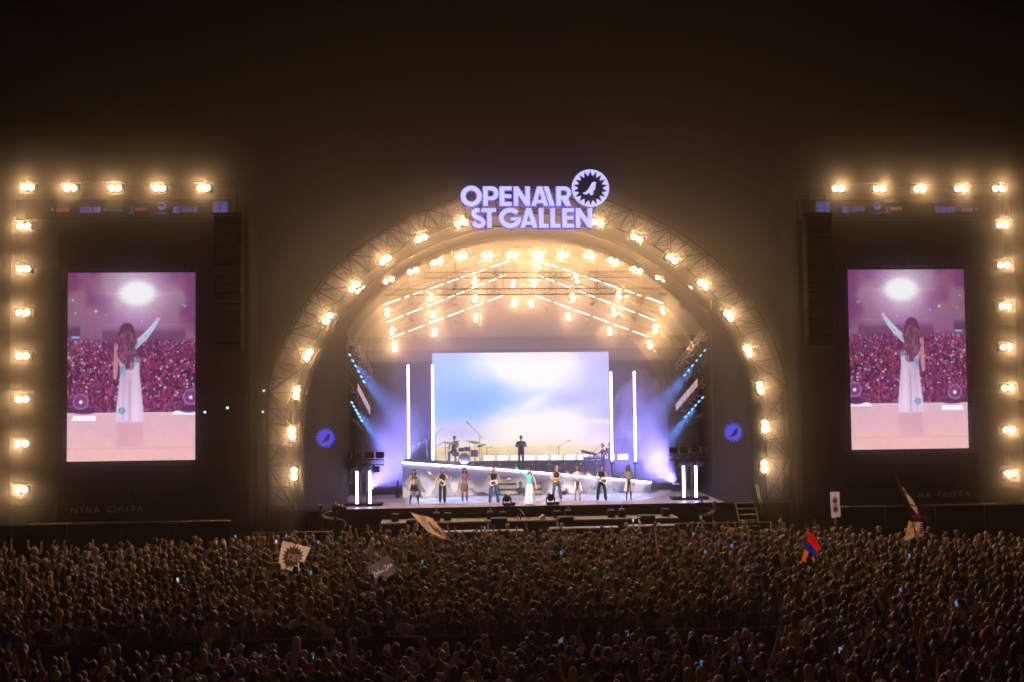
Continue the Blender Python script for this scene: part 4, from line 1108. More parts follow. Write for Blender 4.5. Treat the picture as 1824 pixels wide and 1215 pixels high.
for x,lb in G:
    t = thing('subwoofer', lb, 'loudspeaker', (x,-2.75,0), group='subwoofers in the pit')
    for z in (0,.9): 
        MB().bbox(-.38,.38,0,.6,z+.005,z+.885,.025).obj('cabinet', M_CASE, t); MB().bbox(-.34,.34,-.014,-.002,z+.05,z+.84,.01).obj('grille', M_SCRIM, t)
for (a,b,z,lb) in ((-4.6,-.75,1.36,'left'),(.45,3.6,1.42,'middle'),(3.9,6.2,1.46,'right')):
    t = thing('camera_track_platform','pale-topped %s platform in the pit just before the stage' % lb,'platform',((a+b)/2,-3.6,0),group='platforms in the pit')
    w = b-a; MB().bbox(-w/2,w/2,-.25,.3,z-.08,z,.015).obj('top', M_STEEL, t)
    l = MB()
    for x in (-w/2+.1,0,w/2-.1):
        for y in (-.2,.25): l.tube((x,y,0),(x,y,z-.08),.025,6)
    l.obj('leg', M_BLACK, t)
t = thing('floor_monitor','white-lit wedge monitor on the ledge right of the singer','loudspeaker',(.25,-1.7,1.584),.4)
MB().prism([(-.17,0),(.17,0),(.12,.22),(-.1,.1)],-.12,.14).obj('cabinet', mat('pale_wedge',(.6,.6,.62),.5), t)
t = thing('bottle_group','water bottle with red cap on the ledge below the singer','bottle',(-.88,-1.7,1.584))
MB().lathe([(.035,0),(.038,.02),(.038,.16),(.015,.2),(.015,.23)],10).obj('body', mat('bottle_plastic',(.6,.62,.7),.2), t); MB().lathe([(.018,.23),(.018,.26),(1e-4,.262)],8).obj('cap', mat('red_cap',(.7,.03,.03),.4), t)
t = thing('red_bottle','second water bottle with red label on the ledge below the singer','bottle',(-.72,-1.62,1.584))
MB().lathe([(.035,0),(.038,.02),(.038,.16),(.015,.2),(.015,.23)],10).obj('body', bpy.data.materials['red_cap'], t); MB().lathe([(.018,.23),(.018,.26),(1e-4,.262)],8).obj('cap', mat('white_cap',(.7,.7,.7),.4), t)
o = MB().path([(-.75,-.55,2.0),(-.6,-.7,1.85),(-.45,-1.2,1.62),(-.2,-1.5,1.6)],.02,6).obj('pale_cable', mat('pale_cable',(.4,.55,.6),.5)); tag(o,'pale cable hanging from the stage lip onto the ledge near the centre','cable')
# stand fan, pit posts and rails
t = thing('stand_fan','round fan on a pale post in the pit at the left end of the stage','fan',(-8.95,-3.4,0))
MB().tube((0,0,0),(0,0,1.5),.035,8).tube((0,0,1.5),(.2,-.05,1.72),.03,8).bbox(-.2,.2,-.2,.2,0,.05,.02).obj('post', M_STEEL, t)
MB().lathe([(.2,-.06),(.26,-.03),(.26,.03),(.2,.06),(.06,.07)],16,(-.08,0,1.72),'Y').obj('fan_head', M_CASE, t)
for (x0_,x1_,y_,z_,lb) in ((-12.8,-9.3,-4.0,1.5,'left'),(6.3,10.9,-3.0,1.42,'right')):
    t = thing('pit_railing','thin steel railing in the pit at the %s end of the stage' % lb,'railing',(0,y_,0),group='pit railings')
    m = MB().tube((x0_,0,z_),(x1_,0,z_),.022,6).tube((x0_,0,z_*.55),(x1_,0,z_*.55),.018,6)
    m.obj('rail', M_STEEL, t)
    n = 5
    for k in range(n): MB().tube((x0_+(x1_-x0_)*k/(n-1),0,0),(x0_+(x1_-x0_)*k/(n-1),0,z_),.022,6).obj('post', M_STEEL, t)
for (x,y,lb) in ((-2.35,-3.3,'pale steel post left of the subwoofer near the centre'),(.85,-3.3,'pale steel post left of the right centre subwoofer'),(4.65,-3.3,'pale steel post left of the right end subwoofer'),(-5.55,-3.3,'pale steel post below the beige flag')):
    t = thing('pit_post', lb, 'post', (x,y,0), group='posts in the pit'); MB().tube((0,0,0),(0,0,1.75),.04,8).obj('post', M_STEEL, t); MB().bbox(-.08,.08,-.08,.08,1.72,1.8,.02).obj('head', M_STEEL, t)
# stairs at the right end
M_GREEN = mat('green_rail', (.05,.14,.04), .5, .2, .15, 10)
t = thing('stage_stairs','steep steel stairs with green rails at the right end of the stage','stairs',(10.35,-.6,0))
n = 8
for k in range(n):
    z = 2.08*(k+1)/n; y = -1.4*(1-(k+1)/n)
    MB().bbox(-.44,.44,y-.13,y+.1,z-.03,z,.006).obj('tread', M_STEEL, t)
for s_ in (-.47,.47): MB().tube((s_,-1.5,.1),(s_,.0,2.1),.035,6).obj('stringer', M_GREEN, t)
for s_ in (.52,.62): MB().path([(s_,-1.5,0),(s_,-1.5,1.0),(s_,-.1,2.95),(s_,-.1,2.1)],.024,6).obj('handrail', M_GREEN, t)
# guard frames beside the arch feet and behind
for sx,sd in ((-1,'left'),(1,'right')):
    t = thing('guard_frame','thin pale guard frame beside the %s foot of the arch' % sd,'railing',(sx*14.1,.2,0),group='guard frames beside the arch')
    MB().path([(-.9,0,0),(-.9,0,2.9),(.95,0,2.9),(.95,0,0)],.025,6).tube((-.9,0,1.9),(.95,0,1.9),.02,6).obj('frame', M_STEEL, t)
    t = thing('side_fence','dark cloth-covered fence below the %s tower' % sd,'fence',(sx*20.0,-3.0,0),group='side fences')
    for k in range(5):
        MB().bbox(-6.0+k*2.4+.01,-6.0+(k+1)*2.4-.01,-.015,.015,.1,2.0 if sx > 0 else 1.9,.006).obj('cloth_panel', M_SCRIM, t)
        MB().tube((-6.0+k*2.4,.04,0),(-6.0+k*2.4,.04,2.05 if sx > 0 else 1.95),.025,6).obj('post', M_STEEL, t)
    MB().tube((-6,.04,2.05 if sx > 0 else 1.95),(6,.04,2.05 if sx > 0 else 1.95),.02,6).obj('top_rail', M_STEEL, t)
# small cold work lights behind the left tower side
M_COLD = emat('cold_work_light', (.55,.85,1.0), 2.0)
for (x,y,z,lb) in ((TX(-16.05),-.36,TZ(6.78),'tiny cold white work light low on the left tower'),(TX(-14.95),-.36,TZ(6.98),'tiny cold work light near the inner edge of the left tower'),(-13.35,2.0,6.75,'small bluish equipment light behind the left foot of the arch'),(-13.3,2.0,7.8,'small warm equipment light above the bluish one behind the arch foot')):
    t = thing('work_light', lb, 'lamp', (x,y,z)); MB().bbox(-.09,.09,.0,.12,-.07,.07,.02).obj('case', M_CASE, t); MB().lathe([(1e-4,-.02),(.055,-.012),(.06,0)],10,axis='Y').obj('lens', M_COLD, t)
t = thing('equipment_tower','dark narrow scaffold mast behind the left foot of the arch','mast',(-13.35,2.4,0))
mb = MB(); truss(mb,(0,0,0),(0,0,8.3),.5,.03,.015,.7); mb.obj('lattice', M_DARKALU, t)

# ================================================================== crowd control barrier across the field
M_BARR = mat('barrier_black', (.02,.02,.022), .6, .2, .3, 6)
k = 0
bx = -17.0
first = None
while bx < 5.0:
    t = thing('crowd_barrier','','barrier',(bx+.6,-23.55,0),group='crowd barriers across the field')
    t['label'] = 'black crowd barrier section, %s from the left in the aisle across the crowd' % (ORD[k] if k < 16 else ['seventeenth','eighteenth','nineteenth','twentieth'][k-16])
    if first is None:
        first = t
        MB().bbox(-.585,.585,-.02,.02,.06,1.12,.01).obj('panel', M_BARR, t)
        MB().tube((-.585,0,1.15),(.585,0,1.15),.03,8).obj('top_rail', M_BARR, t)
        MB().bbox(-.585,.585,.02,.9,.012,.03,.004).obj('foot_plate', M_BARR, t)
        MB().tube((-.5,.03,1.0),(-.5,.75,.05),.025,6).tube((.5,.03,1.0),(.5,.75,.05),.025,6).obj('brace', M_BARR, t)
    else:
        for ch in first.children:
            c = ch.copy(); COL.objects.link(c); c.parent = t
    bx += 1.2; k += 1
# ================================================================== people
SKIN = [mat('skin_pale',(.55,.36,.27),.55,0,.08,8), mat('skin_tan',(.42,.26,.18),.55,0,.08,8), mat('skin_brown',(.20,.11,.07),.5,0,.1,8), mat('skin_dark',(.09,.05,.035),.5,0,.1,8)]
def cloth(name, c, r=.85): return mat(name, c, r, 0, .18, 18, .15, .2)
C = dict(black=cloth('black_cloth',(.02,.02,.023)), white=cloth('white_cloth',(.62,.60,.60)), grey=cloth('grey_cloth',(.22,.22,.23)), navy=cloth('navy_cloth',(.025,.035,.09)),
         olive=cloth('olive_cloth',(.10,.10,.045)), red=cloth('red_cloth',(.35,.03,.03)), blue=cloth('blue_cloth',(.05,.14,.36)), beige=cloth('beige_cloth',(.42,.34,.24)),
         teal=cloth('teal_cloth',(.10,.48,.46)), denim=cloth('denim_cloth',(.05,.09,.18)), yellow=cloth('mustard_cloth',(.55,.40,.06)), green=cloth('green_cloth',(.03,.16,.06)), pink=cloth('pink_cloth',(.50,.24,.28)), purple=cloth('purple_cloth',(.14,.05,.16)), brown=cloth('brown_cloth',(.13,.07,.045)), tealwhite=None)
HAIRM = {n: mat(n+'_hair', c, .5, 0, .3, 40, .3) for n,c in dict(black=(.016,.013,.012), brown=(.07,.04,.022), chestnut=(.12,.06,.03), blond=(.45,.33,.16), grey=(.32,.31,.30), ginger=(.30,.10,.03)).items()}
M_EYE = mat('eye_dark',(.01,.008,.008),.3); M_LIP = mat('lip',(.35,.10,.09),.5); M_SHOE = cloth('shoe_dark',(.03,.03,.032)); M_SHOEW = cloth('shoe_white',(.6,.6,.6))

def smooth_head(mb, c, s=1.0, face=True, n=14, m=10):
    # local frame: forward +y. skull with jaw, nose, brow, ears
    vs = []; fs = []
    for k in range(m+1):
        th = PI*k/m; zz = -math.cos(th); rr = max(1e-4, math.sin(th))
        for i in range(n):
            ph = 2*PI*i/n
            x, y = math.cos(ph)*rr, math.sin(ph)*rr
            X, Y, Z = x*.076, y*.096, zz*.118
            if zz < 0: X *= 1+.28*zz; Y *= 1+.12*zz; Y += .018*(-zz)
            f = max(0, y)
            if face and abs(x) < .35 and f > .6 and -.35 < zz < .25: Y += .018*(1-abs(x)/.35)*(1-abs(zz+.08)/.35)
            if face and f > .5 and .1 < zz < .35: Y += .004
            vs.append((c[0]+X*s, c[1]+Y*s, c[2]+Z*s))
    for k in range(m):
        for i in range(n):
            j = (i+1) % n; fs.append((k*n+i,k*n+j,(k+1)*n+j,(k+1)*n+i))
    mb.add(vs, fs, 0, True)
    for sx in (-1,1):
        mb.ball((c[0]+sx*.078*s,c[1]-.004*s,c[2]-.005*s),.024*s,6,4,0,.4,.8,1.2)
        if face: mb.ball((c[0]+sx*.031*s,c[1]+.087*s,c[2]+.018*s),.011*s,6,4,4,1.3,.6,.9)
    if face:
        mb.ball((c[0],c[1]+.088*s,c[2]-.056*s),.02*s,6,4,5,1.2,.5,.4)

# poses: shoulder-elbow-wrist positions are given for the right (+x) and the left (-x) arm
def arm_down(sx, out=.06): return [(sx*(.235+out*.5),-.02,1.14),(sx*(.245+out),.03,.90)], (0,0,-1)
def arm_up(sx, bend=.0, fwd=.12): return [(sx*.27,.06+bend,1.62),(sx*(.22+bend),fwd,1.86)], (0,.1,1)
def arm_high(sx): return [(sx*.30,.05,1.66),(sx*.40,.10,1.91)], (sx*.25,.1,1)
def arm_phone(sx): return [(sx*.28,.16,1.42),(sx*.14,.26,1.66)], (0,.15,1)
def arm_clap(sx): return [(sx*.27,.10,1.18),(sx*.05,.27,1.30)], (-sx*.4,.3,.7)
def arm_fold(sx): return [(sx*.26,.04,1.15),(sx*-.02,.20,1.14)], (-sx*1,.1,.1)
def arm_hip(sx): return [(sx*.36,-.05,1.16),(sx*.20,.06,1.02)], (-sx*.5,.2,-.5)
def arm_guitar_r(sx): return [(sx*.29,-.03,1.16),(sx*.12,.17,1.06)], (-sx*.7,.2,-.2)
def arm_guitar_l(sx): return [(sx*.30,.06,1.18),(sx*.42,.24,1.22)], (sx*.1,.5,.6)
def arm_side_raise(sx): return [(sx*.34,.04,1.22),(sx*.48,.16,1.36)], (sx*.4,.1,.9)
def arm_diag(sx): return [(sx*.40,.05,1.58),(sx*.60,.10,1.74)], (sx*.7,.1,.6)
def arm_forward(sx): return [(sx*.26,.16,1.20),(sx*.16,.42,1.14)], (0,1,-.1)

def skin_body(armR, armL, legs='stand', wide=0.0, fingers=True, torso=1.0, lean=0.0, sub=1):
    J = []; E = []; Rr = []; Z = []     # joints, edges, radii, zone of each edge
    def j(p, r): J.append(Vector(p)); Rr.append(r); return len(J)-1
    def e(a, b, z): E.append((a,b)); Z.append(z)
    pel = j((0,0,.95),.125*torso); wai = j((0,.005,1.10),.108*torso); che = j((0,.0,1.29),.135*torso); nb = j((0,-.01,1.45),.07); nk = j((0,.005,1.53),.05)
    e(pel,wai,1); e(wai,che,1); e(che,nb,1); e(nb,nk,0)
    for sx,arm in ((1,armR),(-1,armL)):
        sh = j((sx*.165*torso,-.01,1.40),.062*torso); pts, hd = arm(sx)
        el = j(pts[0],.042); wr = j(pts[1],.028)
        e(che,sh,1); 
        mid = j((J[sh]*.55+J[el]*.45),.05*torso); e(sh,mid,1); e(mid,el,0); e(el,wr,0)
        d = Vector(hd).normalized()
        pa = j(J[wr]+d*.07,.03); e(wr,pa,0)
        side = d.cross(Vector((0,1,0)))
        if side.length < .1: side = d.cross(Vector((1,0,0)))
        side.normalize(); fr = side.cross(d)
        if fingers:
            for q,l in ((-.028,.062),(-.009,.075),(.010,.07),(.028,.055)):
                b1 = j(J[pa]+d*.035+side*q,.0095); b2 = j(J[pa]+d*(.035+l*.55)+side*q*1.25+fr*.006,.0085); b3 = j(J[pa]+d*(.035+l)+side*q*1.35+fr*.02,.007)
                e(pa,b1,0); e(b1,b2,0); e(b2,b3,0)
            t1 = j(J[wr]+d*.045+side*.042*sx,.010); t2 = j(J[wr]+d*.085+side*.062*sx+fr*.012,.008); e(wr,t1,0); e(t1,t2,0)
        else:
            b1 = j(J[pa]+d*.06,.02); e(pa,b1,0)
    for sx in (1,-1):
        if legs == 'sit':
            hp = j((sx*.10,.02,.90),.10); kn = j((sx*.17,.42,.88),.066); an = j((sx*.19,.46,.47),.045); toe = j((sx*.20,.60,.43),.035)
        else:
            o = .0 if legs == 'stand' else .06
            hp = j((sx*.095,0,.86),.092); kn = j((sx*(.105+o),.015,.49),.062+wide); an = j((sx*(.11+o*1.6),-.015,.085),.042+wide*1.7); toe = j((sx*(.125+o*1.6),.12,.035),.034)
        e(pel,hp,2); e(hp,kn,2); e(kn,an,2); e(an,toe,3)
    me = bpy.data.meshes.new('body'); me.from_pydata([tuple(p) for p in J], E, [])
    ob = bpy.data.objects.new('body', me); COL.objects.link(ob)
    md = ob.modifiers.new('skin','SKIN'); md.use_smooth_shade = True
    for k,r in enumerate(Rr):
        me.skin_vertices[0].data[k].radius = (r,r)
        me.skin_vertices[0].data[k].use_root = (k == 0)
    sb = ob.modifiers.new('sub','SUBSURF'); sb.levels = sub; sb.render_levels = sub
    dg = bpy.context.evaluated_depsgraph_get(); dg.update()
    m2 = bpy.data.meshes.new_from_object(ob.evaluated_get(dg))
    n = len(m2.vertices); co = np.empty(n*3); m2.vertices.foreach_get('co',co); co = co.reshape(-1,3)
    polys = [tuple(p.vertices) for p in m2.polygons]
    cen = np.array([co[list(p)].mean(0) for p in polys])
    best = np.full(len(polys),1e9); zone = np.zeros(len(polys),int)
    Jn = np.array([tuple(p) for p in J])
    for (a,b),z in zip(E,Z):
        A, B = Jn[a], Jn[b]; d = B-A; t = np.clip(((cen-A)@d)/max(1e-9,(d@d)),0,1)
        dd = np.linalg.norm(cen-(A+t[:,None]*d),axis=1)/(Rr[a]*(1-t)+Rr[b]*t)
        w = dd < best; best[w] = dd[w]; zone[w] = z
    bpy.data.objects.remove(ob); bpy.data.meshes.remove(me); bpy.data.meshes.remove(m2)
    return co, polys, zone, J

def body_mesh(name, mats, armR=arm_down, armL=arm_down, face=True, head=(0,.02,1.645), zonefix=None, **kw):
    co, polys, zone, J = skin_body(armR, armL, **kw)
    if zonefix is not None:
        cen = np.array([co[list(p)].mean(0) for p in polys]); zone = zonefix(cen, zone)
    mb = MB(); mb.v = [tuple(c) for c in co]; mb.f = list(polys); mb.mi = [int(z) for z in zone]; mb.sm = [True]*len(polys)
    smooth_head(mb, head, 1.0, face)
    return mb.mesh(name, list(mats)+[M_EYE, M_LIP])

def hair_mesh(style, material, c=(0,.02,1.645)):
    mb = MB(); n, m = 14, 8
    def cap(k=1.12, low=-.15, fr=.25, puff=0.0, seed=1):
        rs = random.Random(seed); vs = []; fs = []
        for kk in range(m+1):
            t = kk/m
            for i in range(n):
                ph = 2*PI*i/n; fwd = math.sin(ph)
                lo = low + (fr-low)*max(0,fwd)**.6 if fwd > 0 else low
                zz = 1+(lo-1)*t
                rr = math.sqrt(max(0,1-zz*zz)) if zz > -1 else 0
                q = k+puff*(.6+.4*rs.random())
                vs.append((c[0]+math.cos(ph)*rr*.079*q, c[1]+fwd*rr*.098*q-.006, c[2]+zz*.118*q+.006))
        for kk in range(m):
            for i in range(n):
                j_ = (i+1) % n; fs.append((kk*n+i,(kk+1)*n+i,(kk+1)*n+j_,kk*n+j_))
        mb.add(vs,fs,0,True)
    def drape(L, w, seed=2, back=-.02, wave=.012):
        rs = random.Random(seed); N = 11; K = 7; vs = []
        for k in range(K+1):
            t = k/K; z = c[2]+.03-L*t
            for i in range(N):
                a = PI*(1.0+ (i/(N-1)))        # back half from side to side
                a = PI*.93+PI*1.14*i/(N-1)
                r = (.092+w*t)*(1-.25*t*t)
                vs.append((c[0]+math.cos(a)*r+rs.uniform(-wave,wave)*t, c[1]+back*t+math.sin(a)*r*(1.05-.3*t)-.004+rs.uniform(-wave,wave)*t, z+rs.uniform(-.03,.01)*(k == K)))
        n0 = len(vs); vs += [(x*.0+c[0]+(x-c[0])*.86, c[1]+(y-c[1])*.82, z) for x,y,z in vs]
        fs = []
        for k in range(K):
            for i in range(N-1):
                a = k*N+i; fs += [(a,a+1,a+N+1,a+N),(n0+a+N,n0+a+N+1,n0+a+1,n0+a)]
        for i in range(N-1): a = K*N+i; fs.append((a,a+1,n0+a+1,n0+a))
        for k in range(K): fs += [(k*N,(k+1)*N,n0+(k+1)*N,n0+k*N),((k+1)*N+N-1,k*N+N-1,n0+k*N+N-1,n0+(k+1)*N+N-1)]
        mb.add(vs,fs,0,True)
    if style == 'short': cap(1.10,-.35,.30)
    elif style == 'buzz': cap(1.045,-.30,.35)
    elif style == 'long': cap(1.12,-.25,.30); drape(.42,.03)
    elif style == 'longer': cap(1.13,-.25,.32); drape(.55,.05,5)
    elif style == 'bob': cap(1.14,-.4,.28,.03); drape(.22,.02,4)
    elif style == 'curly': cap(1.20,-.5,.34,.22,7); drape(.34,.07,6,-.02,.03)
    elif style == 'afro': cap(1.25,-.6,.34,.28,9)
    elif style == 'ponytail':
        cap(1.10,-.45,.36); mb.tube((c[0],c[1]-.10,c[2]+.05),(c[0],c[1]-.16,c[2]-.02),.022,8,.03); mb.tube((c[0],c[1]-.16,c[2]-.02),(c[0],c[1]-.15,c[2]-.28),.03,8,.012)
    elif style == 'bun': cap(1.10,-.45,.36); mb.ball((c[0],c[1]-.06,c[2]+.125),.05,10,6)
    elif style == 'braids':
        cap(1.08,-.4,.36)
        for s_ in (-1,1): mb.tube((c[0]+s_*.055,c[1]-.07,c[2]-.05),(c[0]+s_*.07,c[1]-.11,c[2]-.36),.018,7,.012)
    elif style == 'cap':
        cap(1.13,-.02,.30); mb.lathe([(1e-4,.0),(.075,-.004),(.082,-.012)],12,(c[0],c[1]+.11,c[2]+.045))
    elif style == 'hat': 
        mb.lathe([(.15,.03),(.155,.036),(.095,.05),(.09,.13),(.05,.15),(1e-4,.152)],16,c)
    elif style == 'beanie': cap(1.16,-.02,.22,.03); 
    return mb.mesh('hair', material)

def slots(o, mats):
    for i,m_ in enumerate(mats):
        if i < len(o.material_slots): o.material_slots[i].link = 'OBJECT'; o.material_slots[i].material = m_

def performer(label, loc, rz_, mats, hair, hairmat, scale=1.0, extra=None, headturn=0, **kw):
    me = body_mesh('person', mats, **kw)
    o = mk('person', me, None, loc, (0,0,rz_)); o.scale = (scale,)*3
    tag(o, label, 'person')
    if hair: mk('hair', hair_mesh(hair, HAIRM[hairmat]), o)
    if extra: extra(o)
    return o
def skirt(o, material, z0, z1, r0, r1, n=18, split=False, wav=.02, name='skirt', y=0):
    mb = MB(); K = 6; vs = []; rs = random.Random(3)
    for k in range(K+1):
        t = k/K; z = z0+(z1-z0)*t
        for i in range(n):
            a = 2*PI*i/n; r = r0+(r1-r0)*t + wav*t*math.sin(a*5+1)
            vs.append((math.cos(a)*r*1.1, y+math.sin(a)*r*.85, z+rs.uniform(-.02,.02)*(k == K)))
    fs = []
    for k in range(K):
        for i in range(n):
            a_ = 2*PI*(i+.5)/n
            if split and abs(math.atan2(math.sin(a_-PI/2),math.cos(a_-PI/2))) < .35: continue
            j_ = (i+1) % n; fs.append((k*n+i,(k+1)*n+i,(k+1)*n+j_,k*n+j_))
    mb.add(vs,fs,0,True).obj(name, material, o)
def guitar(label, loc, rz_, body_col, mir=1, tilt=20):
    t = thing('guitar', label, 'guitar', loc, rz_)
    t.rotation_euler = (0,R(-tilt)*mir,rz_)
    pts = [(-.22,.0),(-.20,.11),(-.10,.145),(.0,.10),(.08,.12),(.17,.10),(.16,.04),(.12,.02),(.12,-.03),(.19,-.06),(.18,-.12),(.08,-.13),(.0,-.10),(-.10,-.155),(-.2,-.12)]
    MB().prism([(x*mir,z) for x,z in (pts if mir > 0 else pts[::-1])],-.022,.022).obj('body', mat('guitar_finish',body_col,.25,0,.1,6), t)
    MB().prism([(x*mir*.6-.02*mir,z*.6-.02) for x,z in (pts if mir > 0 else pts[::-1])],.0225,.027).obj('pickguard', M_CASE, t)
    MB().bbox(min(.12*mir,.66*mir),max(.12*mir,.66*mir),.0,.028,-.025,.025,.006).obj('neck', mat('maple_neck',(.4,.24,.1),.4), t)
    MB().bbox(min(.665*mir,.84*mir),max(.665*mir,.84*mir),-.008,.012,-.04,.05,.008).obj('headstock', mat('headstock_pale',(.65,.62,.55),.4), t)
    return t
def F(x, y=None): return (x,y,ZS+.004)
FACE = PI   # performers look towards the audience
def crop(top, lo):      # bare midriff: skin between hem and waistband, bare upper arms
    def f(cen, zone):
        z = zone.copy()
        tors = (zone == 1)
        z[tors & (cen[:,2] > lo) & (cen[:,2] < top)] = 0
        z[tors & (np.abs(cen[:,0]) > .155)] = 0
        z[tors & (cen[:,2] > 1.40) & (np.abs(cen[:,0]) > .07)] = 0
        z[tors & (cen[:,2] <= lo)] = 2
        return z
    return f
def sleeveless(cen, zone):
    z = zone.copy(); z[(zone == 1) & (np.abs(cen[:,0]) > .165)] = 0; return z
def bare_legs(knee, sock, shoe_z=.07, c=None, topz=.78, under=1.0):
    def f(cen, zone):
        z = zone if c is None else c(cen, zone); z = z.copy()
        leg = (z == 2)
        z[leg & (cen[:,2] < topz) & (cen[:,2] > knee)] = 0
        z[leg & (cen[:,2] <= knee) & (cen[:,2] > sock)] = 2
        z[leg & (cen[:,2] <= sock)] = 0
        return z
    return f
# --- front line, left to right
performer('dancer with long dark hair in dark crop top and short fringed skirt, leftmost on stage', F(-5.8,.95), FACE, (SKIN[1],C['brown'],C['black'],M_SHOE), 'long','black', .985, lambda o: skirt(o,C['black'],.99,.68,.135,.19), armR=lambda s: arm_down(s,.09), armL=lambda s: arm_down(s,.12), legs='apart', zonefix=bare_legs(.5,.16,c=crop(1.2,1.0)))
performer('brown-haired guitarist in black top and wide black trousers, second from the left on stage', F(-4.41,1.5), FACE, (SKIN[0],C['black'],C['black'],M_SHOE), 'bob','chestnut', 1.0, armR=lambda s: arm_down(s,.14), armL=lambda s: arm_guitar_l(s), wide=.022, zonefix=crop(1.14,1.06))
guitar('pale guitar slung on the second musician from the left', (-4.45,1.25,3.16), PI, (.62,.5,.35), 1, 38)
performer('dancer with very long dark curls and striped skirt, third from left on stage', F(-3.3,1.05), FACE, (SKIN[2],C['purple'],C['brown'],M_SHOEW), 'curly','black', 1.0, lambda o: skirt(o,C['brown'],1.0,.62,.13,.165), armR=lambda s: arm_down(s,.04), armL=lambda s: arm_clap(s), zonefix=bare_legs(.5,.12,c=crop(1.18,1.0)))
performer('blond guitarist in black top and dark flared trousers, fourth from the left on stage', F(-1.85,1.06), FACE, (SKIN[0],C['black'],C['denim'],M_SHOE), 'long','blond', .995, armR=arm_guitar_r, armL=lambda s: arm_guitar_r(s), wide=.024, legs='apart', zonefix=sleeveless)
guitar('small white guitar held across by the blond musician', (-1.85,.84,3.14), PI, (.78,.76,.72), -1, 12)
# the singer: white wide trousers with teal, one-sleeved teal top, arm flung up to her right
_tw = MB
def singer_zone(cen, zone):
    z = zone.copy(); z[(zone == 0) & (cen[:,0] > .17) & (cen[:,2] > 1.38)] = 1; z[(zone == 1) & (cen[:,0] < -.15)] = 0
    return z
def singer_extra(o):
    skirt(o, C['white'], 1.0, .06, .14, .25, 22, False, .03, 'wide_trousers')
    mb = MB()
    for a,w in ((.25,.05),(-.35,.04)):
        vs = []
        for k in range(8):
            t = k/7; z = .62-.5*t; r = .218+.035*t
            for s_ in (-1,1): vs.append(((a+s_*w)*1.0*r*4.2*.30+0, r*.85+.045, z))
        mb.add(vs,[(2*k,2*k+1,2*k+3,2*k+2) for k in range(7)],0,True)
    mb.obj('teal_print', C['teal'], o)
sg = performer('singer in white wide trousers and teal one-sleeved top flinging one arm up at centre stage', F(-.14,.0), FACE, (SKIN[0],C['teal'],C['white'],M_SHOEW), 'long','brown', 1.0, singer_extra, armR=arm_diag, armL=lambda s: arm_down(s,.06), zonefix=singer_zone)
performer('saxophonist in dark crop top and loose navy trousers right of the singer', F(1.32,1.33), FACE, (SKIN[0],C['black'],C['navy'],M_SHOEW), 'ponytail','blond', 1.0, armR=arm_guitar_r, armL=lambda s: arm_fold(s), wide=.018, legs='apart', zonefix=crop(1.16,1.08))
t = thing('saxophone','golden saxophone held by the musician right of the singer','saxophone',(1.36,1.06,3.13)); t.rotation_euler = (0,R(38),0)
M_GOLD = mat('saxophone_gold',(.8,.55,.15),.25,1.0,.08,12)
MB().path([(-.0,.0,.42),(.0,0,-.22)],.024,8).tube((0,0,.42),(-.08,0,.50),.014,8).obj('tube', M_GOLD, t)
MB().path([(0,0,-.22),(-.04,0,-.30),(-.10,0,-.30)],.035,8).tube((-.10,0,-.30),(-.18,-.02,-.02),.038,10,.085).obj('bell', M_GOLD, t)
ky = MB()
for k in range(7): ky.lathe([(.02,0),(.02,-.012),(1e-4,-.014)],8,(.0,-.03,.3-.07*k),'Y')
ky.obj('key', M_GOLD, t)
performer('dancer with loose fair-brown curls in white outfit, both hands lifted, right of the saxophonist', F(2.38,1.42), FACE, (SKIN[1],C['white'],C['black'],M_SHOE), 'curly','chestnut', 1.0, lambda o: skirt(o,C['white'],1.0,.5,.13,.235,18,True), armR=arm_side_raise, armL=arm_side_raise, zonefix=bare_legs(.38,.3,c=crop(1.14,1.04),topz=.8))
performer('bass player in black vest and wide black trousers, second from the right on stage', F(3.57,1.21), FACE, (SKIN[0],C['black'],C['black'],M_SHOE), 'ponytail','brown', 1.0, armR=arm_guitar_r, armL=arm_guitar_l, wide=.025, legs='apart', zonefix=sleeveless)
guitar('white bass guitar slung on the second musician from the right', (3.62,.95,3.15), PI, (.78,.78,.76), 1, 22)
performer('dancer with long auburn curls in pale grey top and tied white skirt, rightmost on stage', F(4.9,.98), FACE, (SKIN[2],C['grey'],C['black'],M_SHOE), 'curly','chestnut', 1.0, lambda o: skirt(o,C['white'],1.0,.47,.135,.22,18,True), armR=lambda s: arm_down(s,.12), armL=lambda s: arm_down(s,.02), zonefix=bare_legs(.42,.33,c=crop(1.16,1.04),topz=.8))
# --- on the riser
performer('big man in black with shaved head and clasped hands before the sky screen', (-.05,6.9,rz(-.05)), FACE, (SKIN[2],C['black'],C['black'],M_SHOE), 'buzz','black', 1.06, armR=arm_clap, armL=arm_clap, torso=1.22)
performer('drummer in dark overalls and mustard shirt sitting at the drum kit', (-3.72,7.4,rz(-3.7)-.28), FACE-.3, (SKIN[1],C['yellow'],C['denim'],M_SHOE), 'short','brown', 1.02, lambda o: MB().bbox(-.12,.12,.10,.155,.95,1.28,.02).obj('overall_bib', C['navy'], o), armR=arm_forward, armL=arm_forward, legs='sit')
performer('keyboard player in dark T-shirt bent towards the keyboard on the riser', (4.55,7.1,rz(4.55)), FACE-1.15, (SKIN[1],C['black'],C['black'],M_SHOE), 'short','brown', 1.0, armR=arm_forward, armL=arm_forward)
performer('tall musician in dark clothes standing behind the keyboard player with a double bass', (5.02,7.6,rz(5.0)), FACE-.4, (SKIN[2],C['black'],C['navy'],M_SHOE), 'beanie','black', 1.06, armR=arm_guitar_r, armL=arm_clap, torso=1.12)
t = thing('double_bass','dark double bass scroll and neck between the two musicians on the riser','double bass',(4.78,7.45,rz(4.78)))
